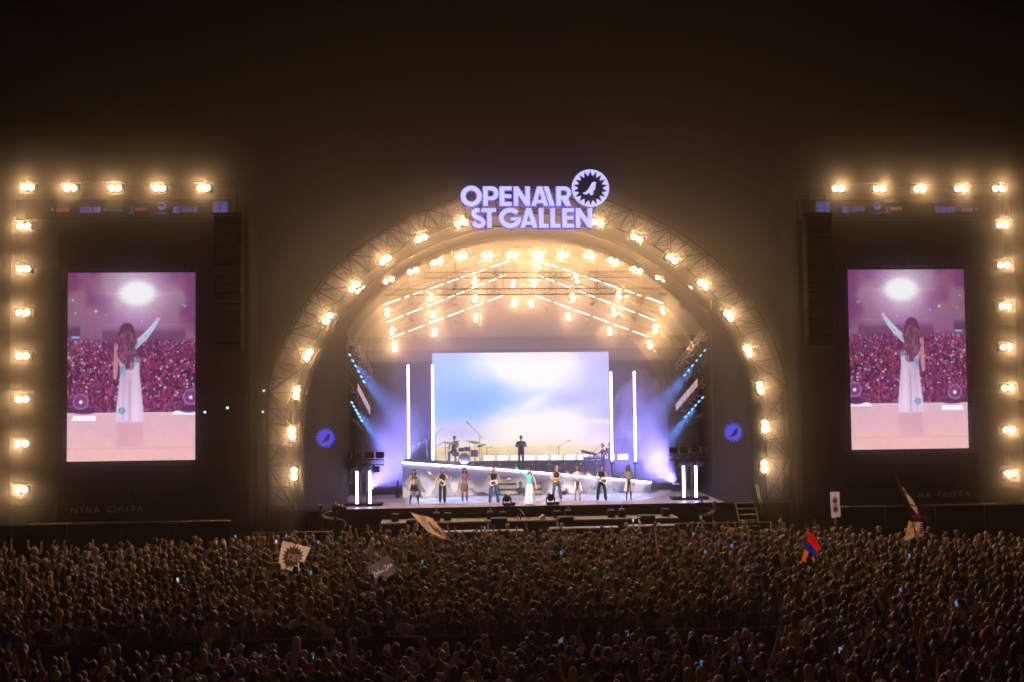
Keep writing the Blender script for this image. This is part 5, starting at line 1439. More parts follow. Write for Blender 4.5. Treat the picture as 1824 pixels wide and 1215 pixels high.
MB().prism([(-.2,.12),(.2,.12),(.24,.4),(.14,.62),(.17,.8),(.06,.95),(-.06,.95),(-.17,.8),(-.14,.62),(-.24,.4)],-.07,.07).obj('body', C['brown'], t); MB().tube((0,-.03,.9),(0,0,1.5),.025,8).ball((0,0,1.54),.05,8,5).obj('neck', C['black'], t); MB().tube((0,0,0),(0,0,.13),.015,6).obj('end_pin', M_BLACK, t)

# --- camera operators and security staff in the pit
def tv_camera(loc, rz_, label):
    t = thing('broadcast_camera', label, 'camera', loc, rz_, 'broadcast cameras')
    MB().bbox(-.09,.09,-.2,.22,1.48,1.72,.02).obj('body', M_CASE, t)
    MB().lathe([(.05,-.45),(.075,-.42),(.07,-.2)],10,(0,0,1.6),'Y').obj('lens', M_CASE, t)
    l = MB().tube((0,0,1.2),(0,0,1.48),.04,8)
    for a in (90,210,330): l.tube((0,0,1.2),(.4*math.cos(R(a)),.4*math.sin(R(a)),0),.022,6)
    l.obj('tripod', M_BLACK, t)
    MB().tube((0,.1,1.5),(.25,.55,1.38),.014,6).ball((.25,.55,1.38),.025,6,4).obj('pan_bar', M_STEEL, t)
    MB().bbox(-.13,.13,.05,.1,1.74,1.9,.01).obj('viewfinder', M_CASE, t)
    MB().ball((0,-.1,1.75),.02,6,4).obj('tally_lamp', emat('tally_red',(1,.05,.02),6), t)
for (x,y,zp,lb,lb2,a) in ((-9.6,-2.1,.72,'left','long-haired camera operator in dark clothes on a platform at the left pit end',0.0),(8.1,-2.0,.55,'right','camera operator in dark clothes on a platform at the right pit end',0.0)):
    t = thing('camera_platform','dark camera platform at the %s end of the pit' % lb,'platform',(x,y,0),group='camera platforms'); MB().bbox(-.8,.8,-.6,.6,zp-.12,zp,.02).obj('top', M_BLACK, t)
    l = MB()
    for a_ in (-.7,.7):
        for b_ in (-.5,.5): l.tube((a_,b_,0),(a_,b_,zp-.1),.03,6)
    l.obj('leg', M_BLACK, t)
    sx = 1 if lb == 'left' else -1
    performer(lb2, (x-sx*.42,y,zp+.004), -PI/2*sx, (SKIN[0],C['black'],C['black'],M_SHOE), 'long' if lb == 'left' else 'short', 'chestnut', 1.0, armR=arm_forward, armL=arm_forward)
    tv_camera((x+sx*.3,y,zp+.004), PI/2*sx*1.0, 'broadcast camera on a tripod at the %s end of the pit' % lb)
GU = [(-7.73,-4.4,'security guard in dark shirt and cap at the left pit end','cap','black'),(-7.15,-4.6,'shorter security guard in black cap beside the broad guard in the left pit','cap','black'),(-5.95,-4.9,'broad bald security guard with arms spread in the left pit','buzz','grey'),(-5.6,-4.3,'grey-haired guard standing behind the broad guard in the left pit','short','grey'),(-1.55,-5.0,'security guard in teal-lit cap standing before the left centre subwoofer','cap','blond'),(.85,-5.0,'bald guard in blue shirt in the pit right of centre','buzz','grey'),(3.7,-5.2,'guard in light hat in the pit under the bass player','cap','grey'),(7.2,-5.0,'grey-haired guard in black at the right pit railing','short','grey'),(9.0,-5.2,'guard in cap beside the stairs in the right pit','cap','grey'),(10.6,-5.4,'guard with fair cap standing right of the stairs','cap','blond')]
for k,(x,y,lb,hs,hm_) in enumerate(GU):
    performer(lb, (x,y,0.0), FACE+rng.uniform(-.4,.4), (SKIN[0],C['black'] if k not in (5,) else C['navy'],C['black'],M_SHOE), hs, hm_, 1.02+.03*rng.random(), armR=(arm_down if k != 2 else arm_hip), armL=(arm_down if k != 2 else arm_hip), torso=1.1 if k != 2 else 1.25)
# ================================================================== flags over the crowd
FONT = {'A':'01110 10001 10001 11111 10001 10001 10001','C':'01111 10000 10000 10000 10000 10000 01111','D':'11110 10001 10001 10001 10001 10001 11110','E':'11111 10000 10000 11110 10000 10000 11111','G':'01111 10000 10000 10011 10001 10001 01111','H':'10001 10001 10001 11111 10001 10001 10001','I':'11111 00100 00100 00100 00100 00100 11111','L':'10000 10000 10000 10000 10000 10000 11111','M':'10001 11011 10101 10101 10001 10001 10001','N':'10001 11001 10101 10011 10001 10001 10001','O':'01110 10001 10001 10001 10001 10001 01110','R':'11110 10001 10001 11110 10100 10010 10001','S':'01111 10000 10000 01110 00001 00001 11110','U':'10001 10001 10001 10001 10001 10001 01110','Z':'11111 00001 00010 00100 01000 10000 11111',' ':'00000 '*7,'T':'11111 00100 00100 00100 00100 00100 00100','B':'11110 10001 10001 11110 10001 10001 11110'}
def stamp(img, s, u0, v0, h, col, aspect, slant=0.0):
    ny, nx = img.shape[:2]
    U, V = np.meshgrid((np.arange(nx)+.5)/nx, (np.arange(ny)+.5)/ny)
    px = h/7
    for k,chx in enumerate(s):
        rows = FONT.get(chx, FONT[' ']).split()
        for r_,row in enumerate(rows):
            for c_,b in enumerate(row):
                if b == '1':
                    uu = u0+(k*6+c_)*px/aspect; vv = v0+r_*px - slant*(k*6+c_)*px
                    m = (U >= uu)&(U < uu+px*1.02/aspect)&(V >= vv)&(V < vv+px*1.02); img[m] = col
    return img
M_FLAG = attr_mat('flag_cloth','picture',.85)
_nt = M_FLAG.node_tree; _tr = _nt.nodes.new('ShaderNodeBsdfTranslucent'); _mx = _nt.nodes.new('ShaderNodeMixShader'); _mx.inputs[0].default_value = .72
_nt.links.new(_nt.nodes['Attribute'].outputs['Color'], _tr.inputs[0]); _nt.links.new(_nt.nodes['Principled BSDF'].outputs[0], _mx.inputs[1]); _nt.links.new(_tr.outputs[0], _mx.inputs[2]); _nt.links.new(_mx.outputs[0], _nt.nodes['Material Output'].inputs[0])
def flag(name, label, img, corners, Y, pole, wave=.07, nwave=2.0, seed=0, group='flags over the crowd', deep=.0, drop=None):
    # corners: top-left, top-right, bottom-right, bottom-left as (x,z); pole: foot and tip as (x,y,z)
    t = thing(name, label, 'flag', (pole[0][0],pole[0][1],0), group=group)
    off = Vector((pole[0][0],pole[0][1],0))
    tl, tr, br, bl = [np.array(c,float) for c in corners]
    def surf(U, V):
        U_, V_ = U[...,None], V[...,None]
        p = (tl*(1-U_)+tr*U_)*(1-V_)+(bl*(1-U_)+br*U_)*V_
        y = Y + wave*np.sin(2*PI*nwave*(U*.8+V*.5)+seed)*(.3+.7*U) + deep*U
        return np.stack([p[...,0]-off.x, y-off.y, p[...,1]], -1)
    me = picture_mesh('cloth', to_lin(img), 1, 1, M_FLAG, surf)
    c = mk('cloth', me, t)
    a, b = Vector(pole[0])-off, Vector(pole[1])-off
    MB().tube(a, b, .022, 8, .014).ball(tuple(b), .03, 8, 5).obj('pole', M_DARKALU, t)
    return t
def fimg(nx, ny, col):
    i = np.zeros((ny,nx,3)); i[:] = col; return i
# white flag with the dark starburst
nx, ny = 80, 70
im = fimg(nx,ny,(246,236,236)); U, V = np.meshgrid((np.arange(nx)+.5)/nx,(np.arange(ny)+.5)/ny)
a = np.arctan2((V-.5)*.92,U-.5); r = np.hypot(U-.5,(V-.5)*.92); lim = .30+.11*np.abs(((a/(2*PI)*18) % 1)-.5)*2
im[r < lim] = (84,72,60)
im = stamp(im,'MAGIC',.33,.38,.11,(220,205,200),1.0); im = stamp(im,'SMILE',.33,.52,.11,(220,205,200),1.0)
flag('starburst_flag','white flag with dark starburst and lettering held over the left of the crowd',im,[(-9.93,2.62),(-8.98,2.36),(-9.38,1.50),(-10.10,1.70)],-15,[(-10.15,-15.1,.9),(-9.42,-15.03,2.62)],.05,1.3,0,deep=.15)
# dark blue flag with pale script
im = fimg(90,60,(112,108,136)); U, V = np.meshgrid((np.arange(90)+.5)/90,(np.arange(60)+.5)/60)
def ln_(im,u0,v0,u1,v1,w,col):
    d = np.array([(u1-u0)*1.4,(v1-v0)]); L = d@d; px_ = (U-u0)*1.4; py_ = V-v0; t_ = np.clip((px_*d[0]+py_*d[1])/L,0,1); m = np.hypot(px_-d[0]*t_,py_-d[1]*t_) < w; im[m] = col
for q in ((.30,.08,.80,.92),(.80,.92,.02,.62),(.30,.08,.12,.92),(.12,.92,.80,.92)): ln_(im,*q,.008,(170,140,130))
tr_ = [(.08,.42),(.2,.38),(.14,.66),(.2,.68),(.26,.48),(.27,.62),(.31,.48),(.34,.60),(.38,.36),(.38,.62),(.44,.52),(.42,.62),(.5,.52),(.48,.62),(.54,.58)]
for p_,q_ in zip(tr_[:-1],tr_[1:]): ln_(im,*p_,*q_,.018,(250,240,240))
tr_ = [(.6,.42),(.7,.38),(.6,.66),(.7,.62),(.74,.48),(.78,.56),(.74,.6),(.80,.44),(.84,.58),(.87,.46),(.90,.58),(.93,.48),(.97,.54)]
for p_,q_ in zip(tr_[:-1],tr_[1:]): ln_(im,*p_,*q_,.018,(250,240,240))
im = stamp(im,'DIE',.36,.2,.1,(190,165,160),1.5); im = stamp(im,'ANNO 2018',.4,.78,.06,(170,150,150),1.5)
flag('dark_script_flag','dark blue flag with pale script lettering tilted over the left centre of the crowd',im,[(-6.92,1.99),(-6.2,2.36),(-5.86,1.84),(-6.66,1.38)],-17,[(-5.3,-17.2,.5),(-6.2,-17.0,2.40)],.04,1.5,1)
# beige waving flag with a round badge
nx, ny = 90, 50
im = fimg(nx,ny,(226,204,186)); U, V = np.meshgrid((np.arange(nx)+.5)/nx,(np.arange(ny)+.5)/ny)
m = np.hypot((U-.62)*1.6,(V-.55)) < .27; im[m] = (66,62,110); m = np.hypot((U-.66)*1.6,(V-.42)) < .13; im[m] = (210,176,40); m = np.hypot((U-.62)*1.6,(V-.72)) < .08; im[m] = (200,160,50)
for k in range(5): im[(np.hypot((U-.47)*1.6,V-.25-.12*k) < .035)] = (60,46,50)
im[(V < .05)|(V > .95)] = (150,112,80)
for k in range(9): im[(np.abs(U-.84-.018*k) < .005)&(V > .6)] = (60,45,40)
t = flag('beige_badge_flag','large beige flag with blue and yellow badge waving before the stage left of centre',im,[(-5.72,2.86),(-4.82,2.62),(-3.98,1.58),(-4.98,2.02)],-9,[(-3.0,-9.3,.85),(-4.70,-9.0,2.62)],.16,1.6,2.2)
# red, blue and orange flag
im = fimg(40,54,(235,28,10)); im[17:33] = (20,58,190); im[33:] = (255,124,10)
flag('tricolour_flag','red blue and orange striped flag held over the right of the crowd',im,[(8.60,2.66),(9.08,1.98),(8.58,1.42),(8.28,1.62)][0:1]+[(9.02,2.02),(8.68,1.38),(8.27,1.58)],-15,[(7.93,-15.1,.55),(8.62,-15.02,2.70)],.06,1.2,.6)
t = bpy.data.objects['tricolour_flag']
# black pennant with a pale bearded figure and red marks
nx, ny = 60, 80
im = fimg(nx,ny,(34,24,28)); U, V = np.meshgrid((np.arange(nx)+.5)/nx,(np.arange(ny)+.5)/ny)
m = (np.abs(U-.5) < .20*np.clip((V-.30)/.08,0,1)*np.clip((.82-V)/.22,0,1)); im[m] = (196,172,176); im[m&(np.abs(V-.58) < .02)] = (60,46,50)
m = np.abs(np.hypot((U-.35)/.09,(V-.28)/.10)-1) < .22; im[m] = (190,170,170)
for k in range(4):
    m = np.abs((V-.86)-.06*np.abs(((U*4+k*.0) % 1)-.5)*2+.03) < .022; im[m&(U > .15)&(U < .9)] = (140,22,20)
im[(V < .22)&(U < .25)] = (120,20,22)
flag('black_pennant','black flag with pale bearded figure and red marks high over the right of the crowd',im,[(11.42,4.55),(11.75,4.2),(12.72,2.95),(11.88,2.98)],-16,[(12.55,-16.1,1.05),(11.40,-16.02,4.62)],.05,1.1,1.4)
# yellow text flag on a bluish pole
nx, ny = 50, 60
im = fimg(nx,ny,(206,176,120)); U, V = np.meshgrid((np.arange(nx)+.5)/nx,(np.arange(ny)+.5)/ny)
im[(U > .68)] = (196,150,160); 
for k in range(6): im[(U > .82)&(np.abs(V-.1-.14*k) < .04)] = (50,60,150)
im = stamp(im,'OLMA',.12,.56,.16,(50,40,34),1.0); 
for v_ in (.18,.26,.34): im[(np.abs(V-v_) < .018)&(U > .15)&(U < .6)] = (110,100,96)
im[(V > .9)&(U < .6)] = (60,110,160)
flag('yellow_text_flag','yellowish flag with dark lettering on a pale pole under the black flag',im,[(12.27,2.90),(12.80,2.88),(12.76,2.36),(12.08,2.12)],-15,[(12.66,-15.2,.6),(12.42,-15.03,2.75)],.05,1.4,.4)
# hanging white banner with dark starburst
nx, ny = 40, 90
im = fimg(nx,ny,(196,184,214)); U, V = np.meshgrid((np.arange(nx)+.5)/nx,(np.arange(ny)+.5)/ny)
for cv in (.36,.68):
    a = np.arctan2((V-cv)*2.3,U-.5); r = np.hypot(U-.5,(V-cv)*2.3); im[(r < .16+.22*(np.abs(((a/(2*PI)*14) % 1)-.5)*2))&(r > .03)] = (64,54,104)
im[np.abs(V-.53) < .035] = (196,184,214); im[(np.abs(V-.53) < .012)&(U > .15)&(U < .85)] = (80,66,110)
t = thing('hanging_banner','narrow white banner with dark starburst hung from a rod over the right of the crowd','banner',(12.15,-8.0,3.28))
def surf(U, V): return np.stack([(U-.5)*.40+.02*V, .03*np.sin(V*5)+.0*U, -V*1.08+.04*(U-.5)], -1)
c = mk('cloth', picture_mesh('cloth', to_lin(im), 1, 1, M_FLAG, surf), t)
MB().tube((-.22,0,.0),(.22,0,-.0),.014,6).path([(-.2,0,0),(0,0,.28),(.2,0,0)],.008,4).tube((0,.02,.28),(.05,-.06,-2.6),.012,5).obj('cord', M_BLACK, t)
# narrow furled flag
im = fimg(24,70,(170,140,120)); U, V = np.meshgrid((np.arange(24)+.5)/24,(np.arange(70)+.5)/70)
im[(U < .25)] = (60,40,56); im[(np.abs(((V*5) % 1)-.5) < .12)&(U > .5)] = (70,50,62)
flag('furled_flag','narrow half-furled pale flag standing up from the crowd right of centre',im,[(2.98,3.05),(3.12,3.08),(3.28,1.72),(3.12,1.68)],-15,[(3.42,-15.1,.8),(3.03,-15.02,3.12)],.06,2.5,.3)

# ================================================================== the crowd
# far crowd: low figures merged into one mass
def ico(sub):
    bm = bmesh.new(); bmesh.ops.create_icosphere(bm, subdivisions=sub, radius=1.0)
    v = np.array([tuple(x.co) for x in bm.verts]); f = np.array([[y.index for y in x.verts] for x in bm.faces]); bm.free()
    return v, f
ICO_V, ICO_F = ico(2)
def lofted(rings, n):
    # rings: (centre xyz, rx, ry)
    vs = []; fs = []
    for (c, rx, ry) in rings:
        for i in range(n):
            a = 2*PI*i/n; vs.append((c[0]+math.cos(a)*rx, c[1]+math.sin(a)*ry, c[2]))
    for k in range(len(rings)-1):
        for i in range(n):
            j = (i+1) % n; a, b, c_, d = k*n+i, k*n+j, (k+1)*n+j, (k+1)*n+i
            fs += [(a,b,c_),(a,c_,d)]
    return np.array(vs), np.array(fs)
def limb(pts, rad, n=5):
    vs = []; fs = []
    for k,(p,r) in enumerate(zip(pts,rad)):
        p = Vector(p); d = (Vector(pts[min(k+1,len(pts)-1)])-Vector(pts[max(k-1,0)])).normalized()
        a = d.orthogonal().normalized(); b = d.cross(a)
        for i in range(n):
            t = 2*PI*i/n; vs.append(tuple(p+a*r*math.cos(t)+b*r*math.sin(t)))
    for k in range(len(pts)-1):
        for i in range(n):
            j = (i+1) % n; a, b, c_, d = k*n+i, k*n+j, (k+1)*n+j, (k+1)*n+i
            fs += [(a,b,c_),(a,c_,d)]
    return np.array(vs), np.array(fs)
# zones: 0 skin 1 hair 2 top 3 trousers
def far_person(arms, hair, seed):
    rs = random.Random(seed); V_ = []; F_ = []; Z_ = []; nb = [0]
    def put(v, f, z):
        F_.append(f+nb[0]); V_.append(v); Z_.append(z if isinstance(z,np.ndarray) else np.full(len(v),z)); nb[0] += len(v)
    put(*lofted([((0,0,.0),.13,.10),((0,0,.5),.14,.11),((0,0,.86),.17,.13)],6), 3)
    put(*lofted([((0,0,.84),.17,.125),((0,0,1.1),.15,.11),((0,0,1.3),.195,.125),((0,-.01,1.41),.185,.105),((0,-.01,1.47),.09,.075)],8), 2)
    put(*lofted([((0,0,1.44),.055,.055),((0,.01,1.56),.052,.052)],6), 0)
    h = ICO_V*np.array([.084,.103,.122]); z = np.where((ICO_V[:,1] > .35)&(ICO_V[:,2] < .45)|(ICO_V[:,2] < -.62), 0, 1)
    if hair in ('short','long','puff'): h = h*np.where(z[:,None] == 1, 1.10 if hair != 'puff' else 1.32, 1.0)
    if hair == 'bald': z = np.zeros(len(h),int)
    h = h*(1+np.array([rs.uniform(-.03,.03) for _ in range(len(h))])[:,None]*(1.6 if hair == 'puff' else 1)); h += np.array([0,.015,1.655])
    put(h, ICO_F, z)
    if hair == 'long': put(*lofted([((0,-.035,1.66),.088,.075),((0,-.065,1.5),.10,.055),((0,-.085,1.32),.085,.035),((0,-.085,1.2),.04,.015)],7), 1)
    for sx in (-1,1):
        k = arms if arms in ('down','up') else ('up' if (arms == 'right') == (sx > 0) else 'down')
        if k == 'down':
            put(*limb([(sx*.18,0,1.40),(sx*.235,-.02,1.24)],[.06,.052]),2); put(*limb([(sx*.235,-.02,1.24),(sx*.25,-.02,1.13),(sx*.24,.08,.92)],[.046,.042,.032]),0)
        else:
            ex, wx, wy, wz = rs.uniform(.24,.32), rs.uniform(.12,.36), rs.uniform(.05,.25), rs.uniform(1.78,1.98)
            put(*limb([(sx*.17,0,1.40),(sx*(.17+ex)/2,.03,1.50)],[.06,.05]),2)
            put(*limb([(sx*(.17+ex)/2,.03,1.50),(sx*ex,.07,1.60),(sx*wx,wy,wz),(sx*wx,wy+.01,wz+.06)],[.045,.042,.029,.034]),0)
            for q in (-.03,-.01,.012,.034): put(*limb([(sx*wx+q*.8,wy+.01,wz+.055),(sx*wx+q*1.5,wy+.03,wz+.145-abs(q)*.6)],[.012,.008],3),0)
    return np.concatenate(V_), np.concatenate(F_), np.concatenate(Z_)
PROTO = []
for i in range(26):
    arms = {3:'right',6:'up',9:'left',12:'left',15:'up',18:'right',20:'right',23:'left'}.get(i,'down'); hair = ['short','long','short','long','puff','short','bald'][i % 7]
    PROTO.append((far_person(arms, hair, i), arms))
PUP = [p_ for p_ in PROTO if p_[1] != 'down']; PDN = [p_ for p_ in PROTO if p_[1] == 'down']

# standing places: rows with jitter; the front edge bows back to the sides, an aisle runs behind the barrier
def front_edge(x):
    ax = x+1.5
    return -6.6 - .030*max(0,abs(ax)-6)**1.75 if ax < 0 else -6.6 - .055*max(0,abs(ax)-8)**1.75
spots = []
y = -6.4; row = 0
while y > -35.5:
    dist = y-CAM.y
    xl = CAM.x+dist*(.0652-.53)-1.5; xr = CAM.x+dist*(.0652+.53)+1.5
    x = xl + rng.random()*.5
    while x < xr:
        px_, py_ = x+rng.uniform(-.17,.17), y+rng.uniform(-.2,.2)
        ok = py_ < front_edge(px_)
        ay = -24.6 + .02*px_
        if -17.2 < px_ < 5.4 + .6*math.sin(px_) and ay-1.75 < py_ < ay+1.3: ok = False
        if rng.random() < .04: ok = False
        if ok: spots.append((px_,py_))
        x += rng.uniform(.44,.62)
    y -= .56; row += 1
def in_frame(x, y, z=1.7, pad=.0):
    d = Vector((x,y,z))-CAM; zz = d.dot(_f)
    u = .5+1932.77*d.dot(_r)/zz/1824; v = .5-1932.77*d.dot(_u)/zz/1215
    return -pad < u < 1+pad and -pad < v < 1+pad, u, v
near = []; far = []
for s_ in sorted(spots, key=lambda s_: (s_[0]-CAM.x)**2+(s_[1]-CAM.y)**2):
    ok, u, v = in_frame(s_[0],s_[1],1.66)
    (near if ok and len(near) < 300 else far).append(s_)

HC = np.array([(.02,.014,.013),(.05,.026,.018),(.09,.045,.03),(.14,.07,.042),(.21,.12,.07),(.40,.27,.17),(.30,.27,.26)]); HP = [.2,.25,.22,.13,.08,.09,.03]
SC_ = np.array([(.55,.36,.27),(.48,.31,.22),(.40,.24,.17),(.20,.11,.07)]); SP = [.4,.35,.18,.07]
TC = np.array([(.02,.02,.023),(.03,.03,.04),(.60,.58,.58),(.20,.20,.21),(.03,.04,.10),(.10,.10,.05),(.34,.03,.03),(.06,.15,.36),(.40,.33,.24),(.13,.07,.045),(.45,.20,.24),(.5,.36,.06)]); TP = [.28,.1,.13,.1,.08,.05,.04,.06,.06,.05,.03,.02]
BV = []; BF = []; BC = []; nb = 0
hands = []
rs = np.random.RandomState(3)
for (x,y) in far:
    up_ = rs.rand() < .06+.24*math.exp(-((x+1)/9.0)**2)*math.exp(-((y+7)/9.0)**2)
    pool = PUP if up_ else PDN
    (v,f,z), arms = pool[rs.randint(len(pool))]
    s = rs.uniform(.92,1.07); a = rs.normal(0,.35) - math.atan2(x,abs(y)+12)*-.35
    ca, sa = math.cos(a), math.sin(a)
    w = np.empty_like(v); w[:,0] = (v[:,0]*ca-v[:,1]*sa)*s*1.02+x; w[:,1] = (v[:,0]*sa+v[:,1]*ca)*s+y; w[:,2] = v[:,2]*s
    lean = rs.normal(0,.02,2); w[:,0] += lean[0]*w[:,2]; w[:,1] += lean[1]*w[:,2]
    cols = np.stack([SC_[rs.choice(4,p=SP)]*rs.uniform(.85,1.1), HC[rs.choice(7,p=HP)]*rs.uniform(.8,1.2), TC[rs.choice(12,p=TP)]*rs.uniform(.8,1.15), (np.array((.03,.04,.07)) if rs.rand() < .5 else np.array((.02,.02,.02)))])
    if rs.rand() < .07: cols[1] = TC[rs.choice(12,p=TP)]        # a cap
    BV.append(w); BF.append(f+nb); BC.append(cols[z]); nb += len(v)
    if arms != 'down':
        k = np.argmax(w[:,2]); hands.append((w[k].copy(), x, y))
BV = np.concatenate(BV); BF = np.concatenate(BF); BC = np.concatenate(BC)
me = bpy.data.meshes.new('crowd')
me.vertices.add(len(BV)); me.vertices.foreach_set('co', BV.ravel())
me.loops.add(BF.size); me.loops.foreach_set('vertex_index', BF.ravel().astype(np.int32))
me.polygons.add(len(BF)); me.polygons.foreach_set('loop_start', np.arange(0,BF.size,3))
me.polygons.foreach_set('use_smooth', np.ones(len(BF),bool))
me.update(calc_edges=True)
at = me.attributes.new('tint','FLOAT_COLOR','POINT'); c4 = np.ones((len(BC),4),np.float32); c4[:,:3] = BC; at.data.foreach_set('color', c4.ravel())
me.materials.append(attr_mat('crowd_mixed','tint',.55))
co_ = mk('crowd', me); co_['kind'] = 'stuff'; co_['label'] = 'dense festival crowd packed on the field towards the stage, seen from behind'

# the nearest three hundred people, one by one
KINDS = [('arms down',arm_down,arm_down),('right arm up',arm_up,arm_down),('left arm up',arm_down,arm_high),('both arms up',arm_high,arm_up),('hands clapping',arm_clap,arm_clap),('phone held up',arm_phone,arm_down),('both hands overhead',arm_up,arm_up),('hand on hip',arm_hip,arm_down)]
BODY = []
for nm, ar, al in KINDS:
    BODY.append((nm, body_mesh('person', (SKIN[0],C['black'],C['denim'],M_SHOE), armR=ar, armL=al, face=False, fingers=True, sub=1)))
HAIRS = {}
def hair_for(st):
    if st not in HAIRS: HAIRS[st] = hair_mesh(st, HAIRM['brown'])
    return HAIRS[st]
HSTY = [('short brown hair','short','brown'),('short black hair','short','black'),('long blond hair','long','blond'),('long brown hair','longer','brown'),('a brown ponytail','ponytail','chestnut'),('a dark bun','bun','black'),('curly dark hair','curly','black'),('a chestnut bob','bob','chestnut'),('short blond hair','short','blond'),('cropped grey hair','buzz','grey'),('dark braids','braids','black'),('long black hair','long','black'),('a white cap','cap','white'),('a dark cap','cap','navy'),('a red cap','cap','red'),('a straw hat','hat','beige'),('a blue beanie','beanie','blue'),('ginger curls','afro','ginger')]
HW = [5,5,4,5,4,3,3,3,3,2,2,4,2,2,1,.7,.8,.8]
TOPS = ['black','white','grey','navy','olive','red','blue','beige','green','pink','purple','brown','yellow']; TW = [9,5,4,4,2,1.2,2,2.5,1,1,1.5,1.5,.6]
ZN = ['far left','below left screen','below left arch foot','left of centre','just left of centre','just right of centre','right of centre','below right arch foot','below right screen','far right']
RN = ['at the aisle','just behind the aisle','second nearest rows','nearest row']
seen = set(); M_PHONE = emat('phone_screen_blue', (.2,.42,1.0), .5); M_PHONEW = emat('phone_screen_white', (.75,.85,1.0), .8); M_PHONEG = emat('phone_screen_green', (.15,.55,.7), .45)
_pb = MB().bbox(-.038,.038,-.005,.004,0,.15,.006).mesh('case', M_CASE)
_ps = {m_.name: MB().bbox(-.034,.034,-.0085,-.0055,.006,.144,.001).mesh('lit_screen', m_) for m_ in (M_PHONE,M_PHONEW,M_PHONEG)}
pl_seen = set()
def phone(loc, rot, label, k=None):
    m_ = [M_PHONE,M_PHONEW,M_PHONEG,M_PHONE][rng.randrange(4)] if k is None else k
    t = thing('smartphone', label, 'phone', loc, rot, 'lit phones held up in the crowd'); t.rotation_euler = (R(-8),rng.uniform(-.25,.25),rot)
    mk('case', _pb, t); mk('lit_screen', _ps[m_.name], t)
    return t
COLW = {'phone_screen_blue':'blue','phone_screen_white':'white','phone_screen_green':'green'}
def phone_at(loc, who):
    ok, u, v = in_frame(*loc)
    if not ok: return
    m_ = [M_PHONE,M_PHONEW,M_PHONEG,M_PHONE][rng.randrange(4)]
    zone = ZN[min(9,int(u*10))]
    dv = ['in the rows near the stage','in the middle of the crowd','near the aisle','in the nearest rows'][0 if v < .81 else 1 if v < .88 else 2 if v < .945 else 3]
    lb = 'lit %s phone %s, %s' % (COLW[m_.name], dv, zone)
    k = 0
    while lb in pl_seen and k < 4:
        k += 1; lb = 'lit %s phone %s, %s, %s' % (COLW[m_.name], dv, zone, ['another further left','another further right','a third one','a fourth one'][k-1])
    if lb in pl_seen: return
    pl_seen.add(lb); phone(loc, rng.uniform(-.4,.4), lb, m_)
for (x,y) in near:
    ok, u, v = in_frame(x,y,1.66)
    zone = ZN[min(9,int(u*10))]; rn = RN[0 if v < .945 else 1 if v < .965 else 2 if v < .985 else 3]
    for _ in range(200):
        hs = rng.choices(HSTY,HW)[0]; tp_ = rng.choices(TOPS,TW)[0]; kd = rng.choices(range(8),[11,1,.6,.4,1.2,1.5,.3,1.2])[0]
        lb = '%s, %s top, %s, %s, %s' % (hs[0],tp_,BODY[kd][0],rn,zone)
        key = (hs[0],tp_,kd,rn,zone)
        if key not in seen: seen.add(key); break
    o = mk('person', BODY[kd][1], None, (x,y,0), (0,0,rng.gauss(0,.3)))
    s = rng.uniform(.93,1.08); o.scale = (s*rng.uniform(.96,1.08),s,s)
    tag(o, lb, 'person', 'people in the nearest rows of the crowd')
    slots(o, [SKIN[rng.choices(range(4),[4,4,1.5,.7])[0]], C[tp_], C[rng.choice(['denim','black','beige','navy','grey'])], M_SHOE])
    h = mk('hair' if hs[1] not in ('cap','hat','beanie') else 'headwear', hair_for(hs[1]), o)
    slots(h, [HAIRM[hs[2]] if hs[2] in HAIRM and hs[1] not in ('cap','hat','beanie') else C[hs[2]]])
    if kd == 5 and rng.random() < .4:
        p = Matrix.Translation((x,y,0)) @ Matrix.Rotation(o.rotation_euler.z,4,'Z') @ Vector((.14*o.scale.x,.30*s,1.68*s)); phone_at(tuple(p), zone)
rng.shuffle(hands)
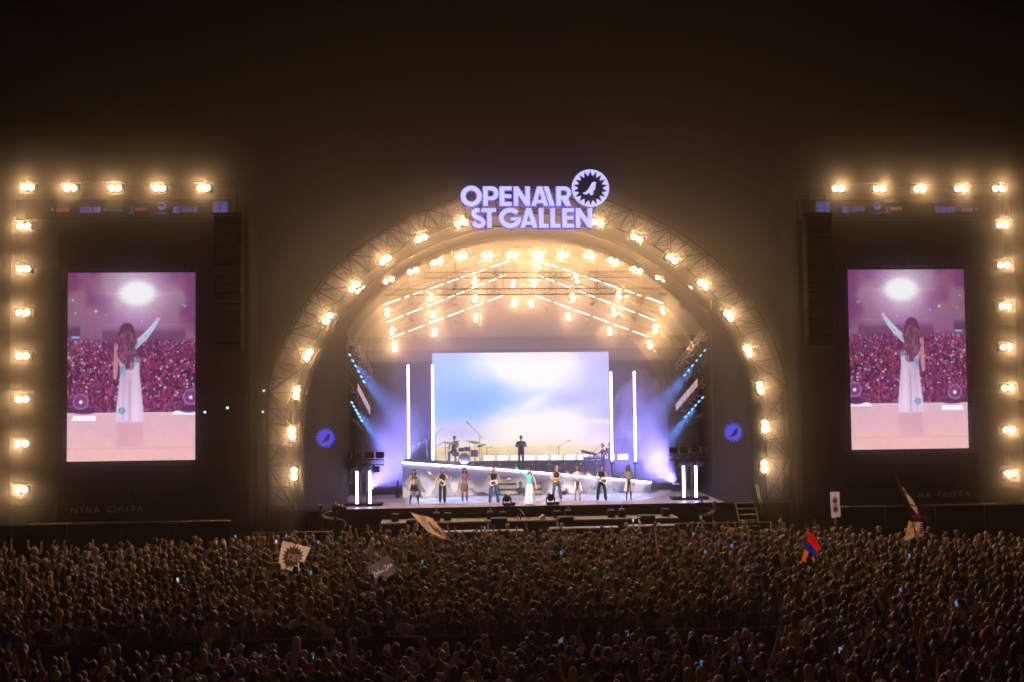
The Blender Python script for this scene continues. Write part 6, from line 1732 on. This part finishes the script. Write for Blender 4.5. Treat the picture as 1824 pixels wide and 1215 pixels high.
for (p,x,y) in hands[:330:13]: phone_at((float(p[0]),float(p[1])+.02,float(p[2])-.06), '')
# ================================================================== follow spots out of view at both sides of the field
AIM = [(-5.8,.95),(-4.41,1.5),(-3.3,1.05),(-1.85,1.06),(-.14,0.0),(1.32,1.33),(2.38,1.42),(3.57,1.21),(4.9,.98)]
NMS = ['leftmost dancer','second musician from the left','third dancer from the left','blond guitarist','singer','saxophonist','dancer in white','bass player','rightmost dancer']
for k,((ax_,ay_),nm) in enumerate(zip(AIM,NMS)):
    x = -26.0+1.3*k if k % 2 == 0 else 13.0+1.3*k
    aim = (ax_,ay_,3.05); en = 150000 if k != 4 else 260000; size = 2.5
    lb = nm
    p = Vector((x,-44.0,16.5)); d = (Vector(aim)-p).normalized()
    t = thing('follow_spot','follow spot on a high mast, aimed at the %s' % lb,'spotlight',tuple(p),group='follow spots')
    t.rotation_euler = d.to_track_quat('-Z','Y').to_euler()
    MB().lathe([(.18,-.6),(.2,-.55),(.2,.4),(.12,.6)],14).obj('barrel', M_CASE, t)
    MB().tube((0,.0,0),(0,-.0,-.01),.22,12).obj('collar', M_BLACK, t)
    ld = bpy.data.lights.new('follow_beam','SPOT'); ld.energy = en; ld.color = (1.0,.86,.80); ld.spot_size = R(size); ld.spot_blend = .5; ld.shadow_soft_size = .15
    mk('beam', ld, t, (0,0,-.65))
# flood lamp on the mixing tower behind the audience (the bright lamp that the live picture shows)
t = thing('mixing_tower_floodlight','bright flood lamp on the mixing tower behind the audience, facing the stage','floodlight',(-6.0,-61.0,12.0))
MB().bbox(-.5,.5,-.2,.2,-.3,.3,.04).obj('housing', M_CASE, t)
MB().bbox(-.45,.45,.2,.22,-.25,.25,.01).obj('glass', emat('flood_glass_lit',(1,.9,.9),8), t)
ld = bpy.data.lights.new('flood','SPOT'); ld.energy = 26*4*PI; ld.color = (1.0,.46,.56); ld.spot_size = R(90); ld.spot_blend = .6; ld.shadow_soft_size = .4
lo = mk('beam', ld, t, (0,.4,0)); lo.rotation_euler = (R(90-12),0,0)
